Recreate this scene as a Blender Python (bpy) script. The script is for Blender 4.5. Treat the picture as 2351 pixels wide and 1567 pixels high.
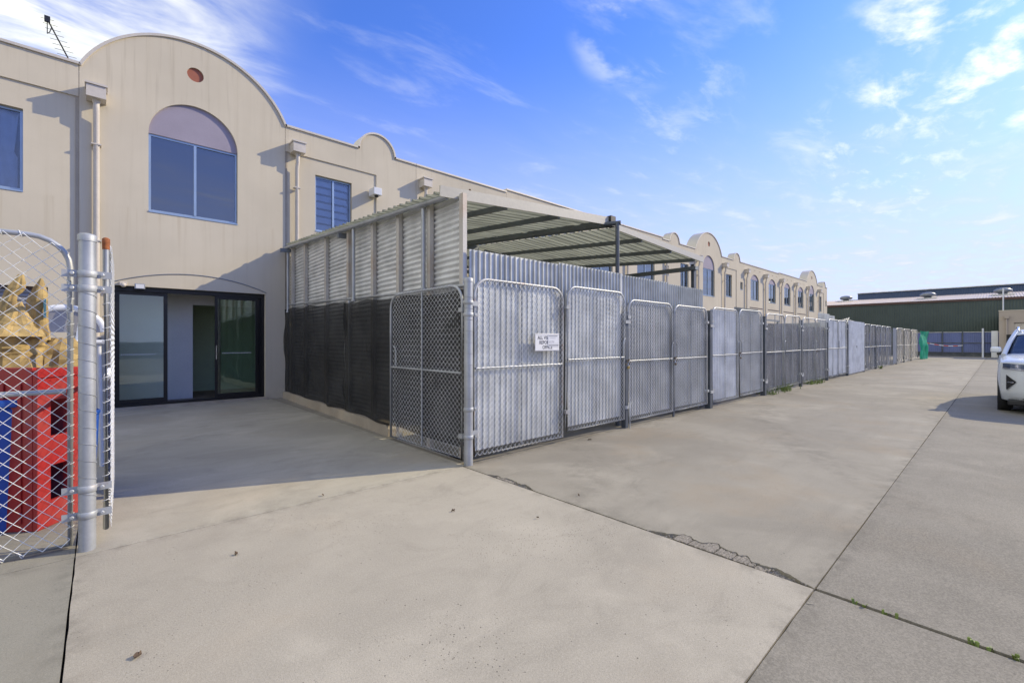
import bpy, bmesh, math, random
from mathutils import Vector, Matrix, noise
from mathutils.geometry import tessellate_polygon
R = math.radians
random.seed(11)
scn = bpy.context.scene
for o in list(bpy.data.objects): bpy.data.objects.remove(o)
COL = scn.collection

# ------------------------------------------------------------------ camera, sky, sun, exposure
TH = 47.397                                   # camera heading, degrees from +X towards +Y
cam = bpy.data.cameras.new('camera'); camo = bpy.data.objects.new('camera', cam); COL.objects.link(camo)
camo.location = (0, 0, 1.45); camo.rotation_euler = (R(90), 0, R(TH - 90))
cam.sensor_width = 36; cam.lens = 36 * 1030 / 2351; cam.shift_y = -3.5 / 2351
cam.clip_start = .05; cam.clip_end = 3000
scn.camera = camo

SUN_EL = 31.0
SUN_H = Vector((.912, -.41, 0)).normalized()
SUN_DIR = Vector((SUN_H.x * math.cos(R(SUN_EL)), SUN_H.y * math.cos(R(SUN_EL)), math.sin(R(SUN_EL))))
w = bpy.data.worlds.new('World'); scn.world = w; w.use_nodes = True
wn, wl = w.node_tree.nodes, w.node_tree.links
wn.clear()
def WN(t, **k):
    n = wn.new(t)
    for a, b in k.items(): setattr(n, a, b)
    return n
def WM(op, a, b=None, clamp=False):
    n = WN('ShaderNodeMath', operation=op, use_clamp=clamp)
    for i, v in enumerate((a, b)):
        if v is None: continue
        if isinstance(v, (int, float)): n.inputs[i].default_value = v
        else: wl.new(v, n.inputs[i])
    return n.outputs[0]
sky = WN('ShaderNodeTexSky', sky_type='NISHITA', sun_disc=False)
sky.sun_elevation = R(SUN_EL); sky.sun_rotation = math.atan2(SUN_H.x, SUN_H.y)
sky.air_density = 1.0; sky.dust_density = 0.6; sky.ozone_density = 2.2; sky.altitude = 50
tc = WN('ShaderNodeTexCoord')
sep = WN('ShaderNodeSeparateXYZ'); wl.new(tc.outputs['Generated'], sep.inputs[0])
zc = WM('MAXIMUM', sep.outputs[2], .04)
px_, py_ = WM('DIVIDE', sep.outputs[0], zc), WM('DIVIDE', sep.outputs[1], zc)
cmb = WN('ShaderNodeCombineXYZ'); wl.new(px_, cmb.inputs[0]); wl.new(py_, cmb.inputs[1])
def cloud_noise(scale, loc, stretch, rot, detail=6, rough=.6, dist=.4):
    mp = WN('ShaderNodeMapping'); mp.inputs['Location'].default_value = loc
    mp.inputs['Rotation'].default_value = (0, 0, R(rot)); mp.inputs['Scale'].default_value = stretch
    wl.new(cmb.outputs[0], mp.inputs[0])
    n = WN('ShaderNodeTexNoise'); n.inputs['Scale'].default_value = scale; n.inputs['Detail'].default_value = detail
    n.inputs['Roughness'].default_value = rough; n.inputs['Distortion'].default_value = dist
    wl.new(mp.outputs[0], n.inputs['Vector']); return n.outputs[0]
def sstep(v, a, b):
    n = WN('ShaderNodeMapRange', interpolation_type='SMOOTHSTEP'); n.inputs[1].default_value = a; n.inputs[2].default_value = b
    wl.new(v, n.inputs[0]); return n.outputs[0]
def spot(d, r0, r1):
    v = Vector(d).normalized()
    n = WN('ShaderNodeVectorMath', operation='DOT_PRODUCT'); n.inputs[1].default_value = v
    nm = WN('ShaderNodeVectorMath', operation='NORMALIZE'); wl.new(tc.outputs['Generated'], nm.inputs[0]); wl.new(nm.outputs[0], n.inputs[0])
    return sstep(n.outputs['Value'], math.cos(R(r1)), math.cos(R(r0)))
n_wisp = cloud_noise(1.5, (3.1, 1.7, 0), (1, 2.3, 1), 28)
n_puff = cloud_noise(2.2, (7.3, 2.2, 0), (1, 1.5, 1), 60, 7, .58, .15)
wisps = sstep(n_wisp, .52, .80)
puffs = sstep(n_puff, .48, .68)
def addv(*a):
    r = a[0]
    for b in a[1:]: r = WM('ADD', r, b)
    return r
m_left = spot((-.02, .89, .45), 3, 17)                      # the bright cirrus bank beyond the parapet
m_west_fill = spot((-.75, .35, .55), 34, 70)               # bank widened over the unseen west sky to brighten the shaded parts
m_puff = addv(spot((.90, .02, .45), 3, 10), spot((.915, -.03, .405), 2, 6), spot((.90, -.16, .42), 4, 14), WM('MULTIPLY', spot((.70, .43, .575), 1, 8), .6))
m_str = addv(spot((.939, .116, .322), 2, 9), WM('MULTIPLY', spot((.80, .40, .45), 2, 8), .45))
den = addv(WM('MULTIPLY', sstep(n_wisp, .36, .72), WM('MULTIPLY', m_left, .50)), WM('MULTIPLY', sstep(n_wisp, .22, .54), WM('MULTIPLY', m_west_fill, .92)),
           WM('MULTIPLY', puffs, WM('MINIMUM', m_puff, 1.0)),
           WM('MULTIPLY', sstep(cloud_noise(3.0, (1.0, 4.0, 0), (1, 2.6, 1), 75, 7, .62, .3), .5, .75), WM('MULTIPLY', m_str, .42)),
           WM('MULTIPLY', wisps, .20))
hz = WM('SUBTRACT', 1.0, sstep(sep.outputs[2], .02, .57))    # thin high cloud thickening to the horizon
den = WM('MINIMUM', den, .97)
tint = WN('ShaderNodeMix', data_type='RGBA', blend_type='MULTIPLY'); tint.inputs[0].default_value = 1
wl.new(sky.outputs[0], tint.inputs[6]); tint.inputs[7].default_value = (.35, .57, 1.20, 1)
hazef = WM('MINIMUM', WM('MULTIPLY', hz, WM('ADD', WM('MULTIPLY', n_wisp, .6), .62)), .95)
mixh = WN('ShaderNodeMix', data_type='RGBA'); wl.new(hazef, mixh.inputs[0]); wl.new(tint.outputs[2], mixh.inputs[6]); mixh.inputs[7].default_value = (2.8, 3.0, 4.3, 1)
mixc = WN('ShaderNodeMix', data_type='RGBA'); wl.new(den, mixc.inputs[0]); wl.new(mixh.outputs[2], mixc.inputs[6])
mixc.inputs[7].default_value = (5.35, 5.42, 4.9, 1)
bg = WN('ShaderNodeBackground'); wl.new(mixc.outputs[2], bg.inputs[0]); bg.inputs[1].default_value = .15
wo = WN('ShaderNodeOutputWorld'); wl.new(bg.outputs[0], wo.inputs[0])

sl = bpy.data.lights.new('sun', 'SUN'); so = bpy.data.objects.new('sun', sl); COL.objects.link(so)
sl.energy = 2.6; sl.angle = R(.53); sl.color = (1, .875, .63)
so.rotation_euler = SUN_DIR.to_track_quat('Z', 'Y').to_euler(); so.location = (30, -20, 30)
scn.view_settings.view_transform = 'Standard'; scn.view_settings.look = 'None'
scn.view_settings.exposure = 0.80; scn.view_settings.gamma = 1
scn.view_settings.use_curve_mapping = False
scn.view_settings.use_white_balance = True; scn.view_settings.white_balance_temperature = 7000; scn.view_settings.white_balance_tint = 7
scn.cycles.max_bounces = 7; scn.cycles.diffuse_bounces = 4; scn.cycles.glossy_bounces = 3; scn.cycles.transmission_bounces = 4; scn.cycles.transparent_max_bounces = 10
scn.cycles.caustics_reflective = False; scn.cycles.caustics_refractive = False
w.cycles.sampling_method = 'MANUAL'; w.cycles.sample_map_resolution = 256
scn.render.resolution_x = 1024; scn.render.resolution_y = 682

# ------------------------------------------------------------------ mesh helpers
class MB:
    def __init__(s): s.v = []; s.f = []; s.sm = []
    def add(s, vs, fs, smooth=False):
        b = len(s.v); s.v += [tuple(p) for p in vs]
        s.f += [tuple(b + i for i in f) for f in fs]; s.sm += [smooth] * len(fs); return s
    def box(s, x0, x1, y0, y1, z0, z1):
        return s.add([(x0,y0,z0),(x1,y0,z0),(x1,y1,z0),(x0,y1,z0),(x0,y0,z1),(x1,y0,z1),(x1,y1,z1),(x0,y1,z1)],
                     [(3,2,1,0),(4,5,6,7),(0,1,5,4),(1,2,6,5),(2,3,7,6),(3,0,4,7)])
    def obox(s, c, ax, ay, az):
        c, ax, ay, az = map(Vector, (c, ax, ay, az))
        P = [c + ax*i + ay*j + az*k for k in (-1,1) for j, i in ((-1,-1),(-1,1),(1,1),(1,-1))]
        return s.add(P, [(3,2,1,0),(4,5,6,7),(0,1,5,4),(1,2,6,5),(2,3,7,6),(3,0,4,7)])
    def tube(s, pts, r, n=8, closed=False, caps=True):
        pts = [Vector(p) for p in pts]; m = len(pts); rs = r if isinstance(r, (list, tuple)) else [r] * m
        rings = []; up = None
        for i, p in enumerate(pts):
            a = pts[i-1] if (i or closed) else p; b = pts[(i+1) % m] if (i < m-1 or closed) else p
            t = (b - a).normalized()
            if up is None:
                up = Vector((0,0,1)) if abs(t.z) < .9 else Vector((1,0,0))
            u = t.cross(up).normalized(); v = u.cross(t).normalized(); up = v
            rings.append([p + (u*math.cos(2*math.pi*k/n) + v*math.sin(2*math.pi*k/n)) * rs[i] for k in range(n)])
        vs = [q for rg in rings for q in rg]; fs = []
        for i in range(m if closed else m-1):
            j = (i+1) % m
            for k in range(n):
                fs.append((i*n+k, i*n+(k+1)%n, j*n+(k+1)%n, j*n+k))
        s.add(vs, fs, n > 4)
        if caps and not closed:
            s.add(rings[0], [tuple(range(n))[::-1]]); s.add(rings[-1], [tuple(range(n))])
        return s
    def lathe(s, prof, c, n=24, axis='z', smooth=True):
        vs = []
        for r_, h in prof:
            for k in range(n):
                a = 2*math.pi*k/n; x, y = r_*math.cos(a), r_*math.sin(a)
                vs.append({'z': (c[0]+x, c[1]+y, c[2]+h), 'y': (c[0]+x, c[1]+h, c[2]+y), 'x': (c[0]+h, c[1]+x, c[2]+y)}[axis])
        fs = [(i*n+k, i*n+(k+1)%n, (i+1)*n+(k+1)%n, (i+1)*n+k) for i in range(len(prof)-1) for k in range(n)]
        s.add(vs, fs, smooth); b = len(prof)-1
        s.add(vs[:n], [tuple(range(n))[::-1]]); s.add(vs[b*n:], [tuple(range(n))]); return s
    def prism(s, loops, y0, y1, plane='xz'):
        """loops[0] outline, others holes, in 2D; extruded between y0 and y1 along the third axis"""
        mp = {'xz': lambda a, b, h: (a, h, b), 'yz': lambda a, b, h: (h, a, b), 'xy': lambda a, b, h: (a, b, h)}[plane]
        flat = [p for l in loops for p in l]
        tris = tessellate_polygon([[Vector((a, b, 0)) for a, b in l] for l in loops])
        n = len(flat)
        vs = [mp(a, b, y0) for a, b in flat] + [mp(a, b, y1) for a, b in flat]
        fs = [tuple(t) for t in tris] + [tuple(n+i for i in t[::-1]) for t in tris]
        o = 0
        for l in loops:
            m = len(l)
            for i in range(m): j = (i+1) % m; fs.append((o+i, o+j, n+o+j, n+o+i))
            o += m
        return s.add(vs, fs)
    def mesh(s, name, mat):
        me = bpy.data.meshes.new(name); me.from_pydata(s.v, [], s.f); me.validate(clean_customdata=False)
        if len(me.polygons) == len(s.sm): me.polygons.foreach_set('use_smooth', s.sm)
        bm = bmesh.new(); bm.from_mesh(me); bmesh.ops.recalc_face_normals(bm, faces=bm.faces); bm.to_mesh(me); bm.free()
        me.materials.append(mat); return me
    def build(s, name, mat, parent=None, loc=None, rz=0, bevel=0):
        return inst(s.mesh(name, mat), name, parent, loc, rz, bevel)
def inst(me, name, parent=None, loc=None, rz=0, bevel=0, scale=None):
    o = bpy.data.objects.new(name, me); COL.objects.link(o)
    if parent: o.parent = parent
    if loc: o.location = loc
    if rz: o.rotation_euler[2] = rz
    if scale: o.scale = scale
    if bevel:
        b = o.modifiers.new('bevel', 'BEVEL'); b.width = bevel; b.segments = 2; b.limit_method = 'ANGLE'
    return o
def thing(name, label, cat, loc=(0,0,0), rz=0, group=None):
    o = bpy.data.objects.new(name, None); COL.objects.link(o); o.location = loc; o.rotation_euler[2] = rz
    o['label'] = label; o['category'] = cat
    if group: o['group'] = group
    return o
def tag(o, label, cat, group=None):
    o['label'] = label; o['category'] = cat
    if group: o['group'] = group
    return o
def structure(o): o['kind'] = 'structure'; return o
def stuff(o): o['kind'] = 'stuff'; return o

# ------------------------------------------------------------------ materials
class NT:
    def __init__(s, name):
        s.m = bpy.data.materials.new(name); s.m.use_nodes = True
        s.n, s.l = s.m.node_tree.nodes, s.m.node_tree.links
        s.b = s.n['Principled BSDF']; s.out = s.n['Material Output']
        s.pos = s.n.new('ShaderNodeNewGeometry').outputs['Position']
    def vec(s, sc=(1,1,1), rot=(0,0,0), loc=(0,0,0), src=None):
        mp = s.n.new('ShaderNodeMapping'); mp.inputs['Scale'].default_value = sc; mp.inputs['Rotation'].default_value = rot; mp.inputs['Location'].default_value = loc
        s.l.new(src or s.pos, mp.inputs[0]); return mp.outputs[0]
    def noise(s, scale, detail=5, rough=.55, vec=None, dist=0):
        n = s.n.new('ShaderNodeTexNoise'); n.inputs['Scale'].default_value = scale; n.inputs['Detail'].default_value = detail
        n.inputs['Roughness'].default_value = rough; n.inputs['Distortion'].default_value = dist
        s.l.new(vec or s.pos, n.inputs['Vector']); return n.outputs[0]
    def vor(s, scale, vec=None, feature='F1', out='Distance', rnd=1):
        n = s.n.new('ShaderNodeTexVoronoi'); n.feature = feature; n.inputs['Scale'].default_value = scale; n.inputs['Randomness'].default_value = rnd
        s.l.new(vec or s.pos, n.inputs['Vector']); return n.outputs[out]
    def step(s, v, a, b, c=0, d=1, smooth=True):
        n = s.n.new('ShaderNodeMapRange'); n.interpolation_type = 'SMOOTHSTEP' if smooth else 'LINEAR'
        for i, x in enumerate((a, b, c, d)): n.inputs[i+1].default_value = x
        s.l.new(v, n.inputs[0]); return n.outputs[0]
    def math(s, op, a, b=None, clamp=False):
        n = s.n.new('ShaderNodeMath'); n.operation = op; n.use_clamp = clamp
        for i, v in enumerate((a, b)):
            if v is None: continue
            if isinstance(v, (int, float)): n.inputs[i].default_value = v
            else: s.l.new(v, n.inputs[i])
        return n.outputs[0]
    def xyz(s):
        n = s.n.new('ShaderNodeSeparateXYZ'); s.l.new(s.pos, n.inputs[0]); return n.outputs
    def mix(s, f, a, b, mode='MIX'):
        n = s.n.new('ShaderNodeMix'); n.data_type = 'RGBA'; n.blend_type = mode
        for i, v in ((0, f), (6, a), (7, b)):
            if isinstance(v, (int, float)): n.inputs[i].default_value = v
            elif isinstance(v, tuple): n.inputs[i].default_value = (*v, 1)[:4]
            else: s.l.new(v, n.inputs[i])
        return n.outputs[2]
    def col(s, c):
        if isinstance(c, tuple): s.b.inputs['Base Color'].default_value = (*c, 1)[:4]
        else: s.l.new(c, s.b.inputs['Base Color'])
    def set(s, k, v):
        if isinstance(v, (int, float)): s.b.inputs[k].default_value = v
        else: s.l.new(v, s.b.inputs[k])
    def bump(s, h, strength=.3, dist=.01):
        n = s.n.new('ShaderNodeBump'); n.inputs['Strength'].default_value = strength; n.inputs['Distance'].default_value = dist
        s.l.new(h, n.inputs['Height']); s.l.new(n.outputs[0], s.b.inputs['Normal'])
def simple(name, c, rough=.6, metal=0, var=.12, vs=2.5, bump=0, bs=150, dirt=None, dirt_shade_amt=.0, ds=3.0, spec=None, fine=.05):
    t = NT(name); n1 = t.noise(vs, 6); n2 = t.noise(vs*22, 3)
    k = t.math('ADD', t.step(n1, .3, .7, 1-var, 1+var, False), t.step(n2, .3, .7, -fine, fine, False))
    g = t.n.new('ShaderNodeCombineXYZ')
    for i in range(3): t.l.new(k, g.inputs[i])
    cc = t.mix(1.0, c, g.outputs[0], 'MULTIPLY')
    if dirt: cc = t.mix(t.math('MULTIPLY', t.step(t.noise(ds, 8, .65), .45, .75), dirt_shade_amt), cc, dirt)
    t.col(cc); t.set('Roughness', t.step(n2, .2, .8, max(rough-.1, .03), min(rough+.1, 1), False)); t.set('Metallic', metal)
    if spec is not None: t.set('Specular IOR Level', spec)
    if bump: t.bump(t.noise(bs, 3), bump, .004)
    return t.m

def concrete(name, c1, c2, speck=.5, pits=.6, stain=.5, streak=.3, agg=0.0):
    t = NT(name); p = t.pos
    big = t.noise(.42, 6, .6, dist=.6); mid = t.noise(2.6, 7, .65); fine = t.noise(85, 4, .7); fine2 = t.noise(240, 2, .6)
    c = t.mix(t.step(big, .34, .66), c1, tuple(x*.86 for x in c2))
    lt = t.noise(.8, 6, .62, t.vec(loc=(11, 5, 0)), .8)
    c = t.mix(t.step(lt, .50, .70, 0, .65), c, tuple(min(x*1.16, .9) for x in c1))
    dk = t.noise(1.5, 7, .68, t.vec(sc=(.7, 1.2, 1), loc=(2, 8, 0)), 1.2)
    c = t.mix(t.step(dk, .52, .72, 0, .55), c, tuple(x*.64 for x in c1))
    c = t.mix(t.math('MULTIPLY', t.step(mid, .42, .75), .38), c, tuple(x*.74 for x in c1))
    warm = t.step(t.noise(.9, 5, .6, t.vec(loc=(4, 9, 2))), .50, .72)
    c = t.mix(t.math('MULTIPLY', warm, .30*stain), c, (c1[0]*.98, c1[1]*.82, c1[2]*.66))
    # traffic and brush streaks running along the yard
    st = t.noise(1.0, 7, .62, t.vec(sc=(.35, 3.2, 1)))
    c = t.mix(t.math('MULTIPLY', t.step(st, .50, .78), streak), c, tuple(x*.62 for x in c1))
    st2 = t.noise(1.0, 7, .66, t.vec(sc=(4.2, .6, 1), rot=(0, 0, .35), loc=(3, 1, 0)))
    c = t.mix(t.math('MULTIPLY', t.step(st2, .55, .80), streak*.6), c, tuple(x*.70 for x in c1))
    # sandy grain
    c = t.mix(t.step(fine, .40, .70, 0, .30*speck), c, tuple(min(x*1.32, .9) for x in c1))
    c = t.mix(t.step(fine2, .48, .72, 0, .75*speck), c, tuple(x*.50 for x in c1))
    # open pits and dark specks, clustered
    v = t.vor(42); cl = t.step(t.noise(1.3, 4, .6, t.vec(loc=(8, 3, 5))), .47, .66)
    pit = t.math('MULTIPLY', t.step(v, .11, .18, 1, 0), cl)
    v2 = t.vor(11, t.vec(loc=(2, 5, 1)))
    pit2 = t.math('MULTIPLY', t.step(v2, .035, .06, 1, 0), .8)
    pt = t.math('MULTIPLY', t.math('MAXIMUM', pit, pit2), pits)
    c = t.mix(pt, c, (.045, .042, .038))
    if agg:
        va = t.vor(130, out='Color'); ag = t.n.new('ShaderNodeSeparateColor'); t.l.new(va, ag.inputs[0])
        c = t.mix(agg, c, t.mix(t.step(ag.outputs[0], .2, .9), tuple(x*.55 for x in c1), tuple(min(1, x*1.5) for x in c1)))
    # faint curved tyre tracks across the yard
    wv_ = t.n.new('ShaderNodeTexWave'); wv_.wave_type = 'RINGS'; wv_.rings_direction = 'Z'; wv_.inputs['Scale'].default_value = .11; wv_.inputs['Distortion'].default_value = 1.2; wv_.inputs['Detail'].default_value = 3; wv_.inputs['Detail Scale'].default_value = .4
    t.l.new(t.vec(loc=(-14, 9, 0)), wv_.inputs['Vector'])
    tk = t.math('MULTIPLY', t.step(wv_.outputs['Fac'], .90, .99), t.step(t.noise(3.5, 6, .7, t.vec(loc=(6, 6, 0))), .42, .66, 0, .34*stain))
    c = t.mix(tk, c, tuple(x*.5 for x in c1))
    # old oil blots
    ob = t.math('MULTIPLY', t.step(t.noise(.75, 3, .5, t.vec(loc=(1, 7, 0))), .66, .76), .35*stain)
    c = t.mix(ob, c, tuple(x*.55 for x in c1))
    X = t.xyz(); gn = t.noise(7, 6, .7); gm = None
    for ax, v in ((0, 3.07), (0, -.12), (1, .73), (1, 4.18)):
        d = t.math('ABSOLUTE', t.math('SUBTRACT', X[ax], v))
        k = t.math('MULTIPLY', t.step(d, 0, .14, 1, 0), t.step(gn, .40, .68))
        gm = k if gm is None else t.math('MAXIMUM', gm, k)
    c = t.mix(t.math('MULTIPLY', gm, .55), c, tuple(x*.45 for x in c1))
    t.col(c); t.set('Roughness', .86); t.set('Specular IOR Level', .25)
    h = t.math('ADD', t.math('MULTIPLY', fine, .6), t.math('SUBTRACT', t.math('MULTIPLY', mid, .5), t.math('MULTIPLY', pt, .9)))
    t.bump(h, .5, .006); return t.m

def render_mat(name, c):
    """painted cement render: grain, rain streaks under the cappings and sills, a little grime"""
    t = NT(name); x = t.xyz()
    big = t.noise(.5, 5); fine = t.noise(160, 3, .6)
    cc = t.mix(t.step(big, .3, .7), tuple(v*.93 for v in c), tuple(min(v*1.05, 1) for v in c))
    cc = t.mix(t.step(fine, .42, .72, 0, .22), cc, tuple(v*.72 for v in c))
    st = t.noise(1.0, 6, .6, t.vec(sc=(5.5, 1, .22)))
    cc = t.mix(t.step(st, .50, .76, 0, .15), cc, (c[0]*.70, c[1]*.66, c[2]*.58))
    st2 = t.noise(1.0, 5, .6, t.vec(sc=(14, 1, .5), loc=(5, 0, 2)))
    top = t.step(x[2], 5.6, 7.4)
    cc = t.mix(t.math('MULTIPLY', t.step(st2, .52, .72), t.math('ADD', t.math('MULTIPLY', top, .22), .05)), cc, (c[0]*.55, c[1]*.52, c[2]*.47))
    bd = t.math('MULTIPLY', t.step(x[2], 2.9, 4.15), t.step(x[2], 4.16, 4.24, 1, 0))
    cc = t.mix(t.math('MULTIPLY', t.math('MULTIPLY', bd, t.step(t.noise(1.0, 5, .6, t.vec(sc=(9, 1, .3), loc=(1, 0, 7))), .5, .7)), .28), cc, (c[0]*.66, c[1]*.58, c[2]*.48))
    low = t.step(x[2], .0, .9, 1, 0)
    cc = t.mix(t.math('MULTIPLY', low, t.step(t.noise(3, 6, .6), .35, .7, .1, .5)), cc, (c[0]*.62, c[1]*.60, c[2]*.56))
    t.col(cc); t.set('Roughness', .9); t.set('Specular IOR Level', .2); t.bump(fine, .25, .004); return t.m

def glass_mat(name, tint, base_refl=.08, gain=1.0, see=1.0, body=(.01, .012, .016)):
    t = NT(name); t.n.remove(t.b)
    fr = t.n.new('ShaderNodeFresnel'); fr.inputs[0].default_value = 1.5
    f = t.math('ADD', t.math('MULTIPLY', fr.outputs[0], gain), base_refl, True)
    gl = t.n.new('ShaderNodeBsdfGlossy'); gl.inputs['Roughness'].default_value = .02; gl.inputs['Color'].default_value = (.9, .95, 1, 1)
    tr = t.n.new('ShaderNodeBsdfTransparent'); tr.inputs[0].default_value = (*tint, 1)
    df = t.n.new('ShaderNodeBsdfDiffuse'); df.inputs[0].default_value = (*body, 1)
    m1 = t.n.new('ShaderNodeMixShader'); m1.inputs[0].default_value = see; t.l.new(df.outputs[0], m1.inputs[1]); t.l.new(tr.outputs[0], m1.inputs[2])
    bp = t.n.new('ShaderNodeBump'); bp.inputs['Strength'].default_value = .02; bp.inputs['Distance'].default_value = .02
    t.l.new(t.noise(1.2, 2), bp.inputs['Height']); t.l.new(bp.outputs[0], gl.inputs['Normal'])
    m2 = t.n.new('ShaderNodeMixShader'); t.l.new(f, m2.inputs[0]); t.l.new(m1.outputs[0], m2.inputs[1]); t.l.new(gl.outputs[0], m2.inputs[2])
    t.l.new(m2.outputs[0], t.out.inputs[0]); return t.m

def cloth_mat(name, c, c2, hole=.22):
    """knitted shade cloth: dark tape with fine gaps that let some of what is behind show"""
    t = NT(name)
    n = t.noise(1.6, 6, .6, dist=.5); f = t.noise(420, 2)
    dust = t.step(t.noise(2.2, 6, .65, t.vec(sc=(1, .8, .6), loc=(3, 2, 6))), .45, .8, 0, .45)
    cc = t.mix(t.step(n, .35, .7), c, c2); cc = t.mix(dust, cc, (c2[0]*1.9+.008, c2[1]*1.75+.006, c2[2]*1.5+.004))
    t.col(cc); t.set('Roughness', .85); t.set('Specular IOR Level', .2)
    tr = t.n.new('ShaderNodeBsdfTransparent'); m = t.n.new('ShaderNodeMixShader')
    wv = t.noise(1.1, 4, .5, t.vec(loc=(9, 1, 0)))
    k = t.math('ADD', t.step(f, .56, .60, 0, hole), t.step(wv, .3, .7, hole*.55, hole*.85))
    t.l.new(k, m.inputs[0]); t.l.new(t.b.outputs[0], m.inputs[1]); t.l.new(tr.outputs[0], m.inputs[2]); t.l.new(m.outputs[0], t.out.inputs[0])
    return t.m

def galv(name, c=(.52, .54, .57), rough=.42, metal=.75, rust=.0, spangle=.2):
    t = NT(name); n1 = t.noise(3, 6); sp = t.vor(60, out='Color')
    bw = t.n.new('ShaderNodeRGBToBW'); t.l.new(sp, bw.inputs[0])
    k = t.mix(t.step(n1, .3, .7), tuple(x*.82 for x in c), tuple(x*1.1 for x in c))
    k = t.mix(t.math('MULTIPLY', bw.outputs[0], spangle), k, tuple(x*.6 for x in c))
    if rust: k = t.mix(t.math('MULTIPLY', t.step(t.noise(9, 7, .7), .53, .68), rust), k, (.30, .12, .045))
    t.col(k); t.set('Metallic', metal); t.set('Roughness', t.step(n1, .2, .8, rough-.08, rough+.12, False)); return t.m

Mt = {}
Mt['slab'] = concrete('pale_concrete', (.425, .39, .325), (.39, .357, .298), 1, .8, .5, .14)
Mt['slab_yard'] = concrete('grey_concrete', (.325, .30, .25), (.275, .253, .212), .9, .6, 1.2, .5)
Mt['slab_agg'] = concrete('worn_aggregate_concrete', (.265, .245, .207), (.215, .20, .17), 1.2, .5, .9, .4, .22)
Mt['slab_left'] = concrete('greenish_concrete', (.32, .305, .255), (.28, .265, .22), .8, .4, .6, .22)
Mt['slab_drive'] = concrete('driveway_concrete', (.45, .417, .345), (.40, .37, .305), .9, .6, .8, .42)
Mt['broken'] = concrete('broken_concrete', (.27, .245, .21), (.16, .147, .128), 1.6, .9, .5, .2, .5)
Mt['kerb'] = concrete('kerb_concrete', (.44, .385, .31), (.36, .315, .26), 1, .6, .9, .2)
Mt['dirt'] = simple('dark_soil', (.035, .032, .028), .95, 0, .3, 4)
Mt['render'] = render_mat('cream_render', (.61, .55, .44))
Mt['render_in'] = render_mat('cream_render_recess', (.61, .55, .44))
Mt['cap'] = simple('cream_capping', (.60, .55, .47), .45, .1, .06, 1.5, dirt=(.25, .23, .2), dirt_shade_amt=.2)
Mt['cap_dark'] = simple('weathered_zinc', (.22, .24, .27), .45, .5, .15, 3)
Mt['lilac'] = simple('lilac_render', (.315, .285, .355), .85, 0, .06, 2, .3, 160)
Mt['terracotta'] = simple('terracotta_paint', (.33, .115, .075), .8, 0, .08, 3, .2, 200)
Mt['pipe'] = simple('cream_pvc', (.60, .55, .49), .4, 0, .05, 1.5, dirt=(.3, .27, .23), dirt_shade_amt=.25)
Mt['winframe'] = simple('blue_grey_aluminium', (.32, .41, .52), .35, .5, .08, 3)
Mt['glass_dark'] = glass_mat('tinted_window_glass', (.3, .36, .5), .13, 1.1, .55, (.010, .016, .035))
Mt['glass_clear'] = glass_mat('window_glass', (.80, .86, .95), .05, 1.0, 1.0)
Mt['glass_door'] = glass_mat('door_glass', (.86, .93, .88), .045, 1.0, 1.0)
Mt['curtain'] = simple('white_curtain', (.62, .66, .72), .9, 0, .1, 4)
Mt['black_alu'] = simple('black_aluminium', (.012, .012, .014), .35, .3, .1, 3)
Mt['dark_room'] = simple('dim_interior', (.05, .05, .055), .9)
Mt['white_wall'] = simple('white_plaster', (.80, .78, .74), .9, 0, .04, 2)
Mt['green_wall'] = simple('pale_green_plaster', (.60, .68, .50), .9, 0, .05, 2)
Mt['carpet'] = simple('brown_carpet', (.36, .25, .16), .95, 0, .25, 6, .3, 300)
Mt['brown_ceiling'] = simple('ceiling_paint', (.55, .52, .48), .9)
Mt['galv'] = galv('galvanised_pipe', (.43, .45, .475), .45, .5)
Mt['galv_dull'] = galv('dull_galvanised_pipe', (.42, .44, .46), .55, .4, .25)
Mt['galv_rust'] = galv('rusting_galvanised_pipe', (.48, .49, .50), .5, .45, .75)
Mt['wire'] = galv('galvanised_wire', (.80, .82, .84), .45, .15, 0, .0)
Mt['rust'] = simple('orange_rust', (.30, .10, .035), .85, 0, .35, 30)
Mt['zinc'] = galv('zincalume_sheet', (.56, .575, .575), .42, .34, .04, .06)
Mt['zinc_lo'] = galv('weathered_zincalume_sheet', (.37, .38, .385), .45, .36, .08, .1)
Mt['zinc_white'] = galv('pale_corrugated_sheet', (.70, .71, .71), .45, .22, .05, .06)
Mt['roofsheet'] = galv('aged_roof_sheet', (.60, .61, .50), .38, .15, .08, .15)
def fibreglass(name, c):
    t = NT(name); st = t.noise(1.0, 6, .6, t.vec(sc=(.5, 9, 1))); n = t.noise(2.5, 6, .6)
    cc = t.mix(t.step(st, .35, .7), tuple(v*.6 for v in c), c); cc = t.mix(t.step(n, .5, .75, 0, .5), cc, tuple(v*.45 for v in c))
    t.col(cc); t.set('Roughness', .45)
    tr = t.n.new('ShaderNodeBsdfTranslucent'); t.l.new(cc, tr.inputs[0]); m = t.n.new('ShaderNodeMixShader'); m.inputs[0].default_value = .50
    t.l.new(t.b.outputs[0], m.inputs[1]); t.l.new(tr.outputs[0], m.inputs[2]); t.l.new(m.outputs[0], t.out.inputs[0]); return t.m
Mt['roofsheet'] = fibreglass('aged_fibreglass_roof_sheet', (.46, .47, .36))
Mt['purlin'] = galv('dark_steel_purlin', (.20, .225, .245), .5, .4, .1, .1)
Mt['fascia'] = simple('beige_fascia', (.47, .45, .39), .45, 0, .05, 1.2, dirt=(.3, .28, .24), dirt_shade_amt=.25)
Mt['stud'] = simple('primed_steel_stud', (.50, .48, .45), .5, .25, .1, 2, dirt=(.34, .20, .10), dirt_shade_amt=.55, ds=2.2)
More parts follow.
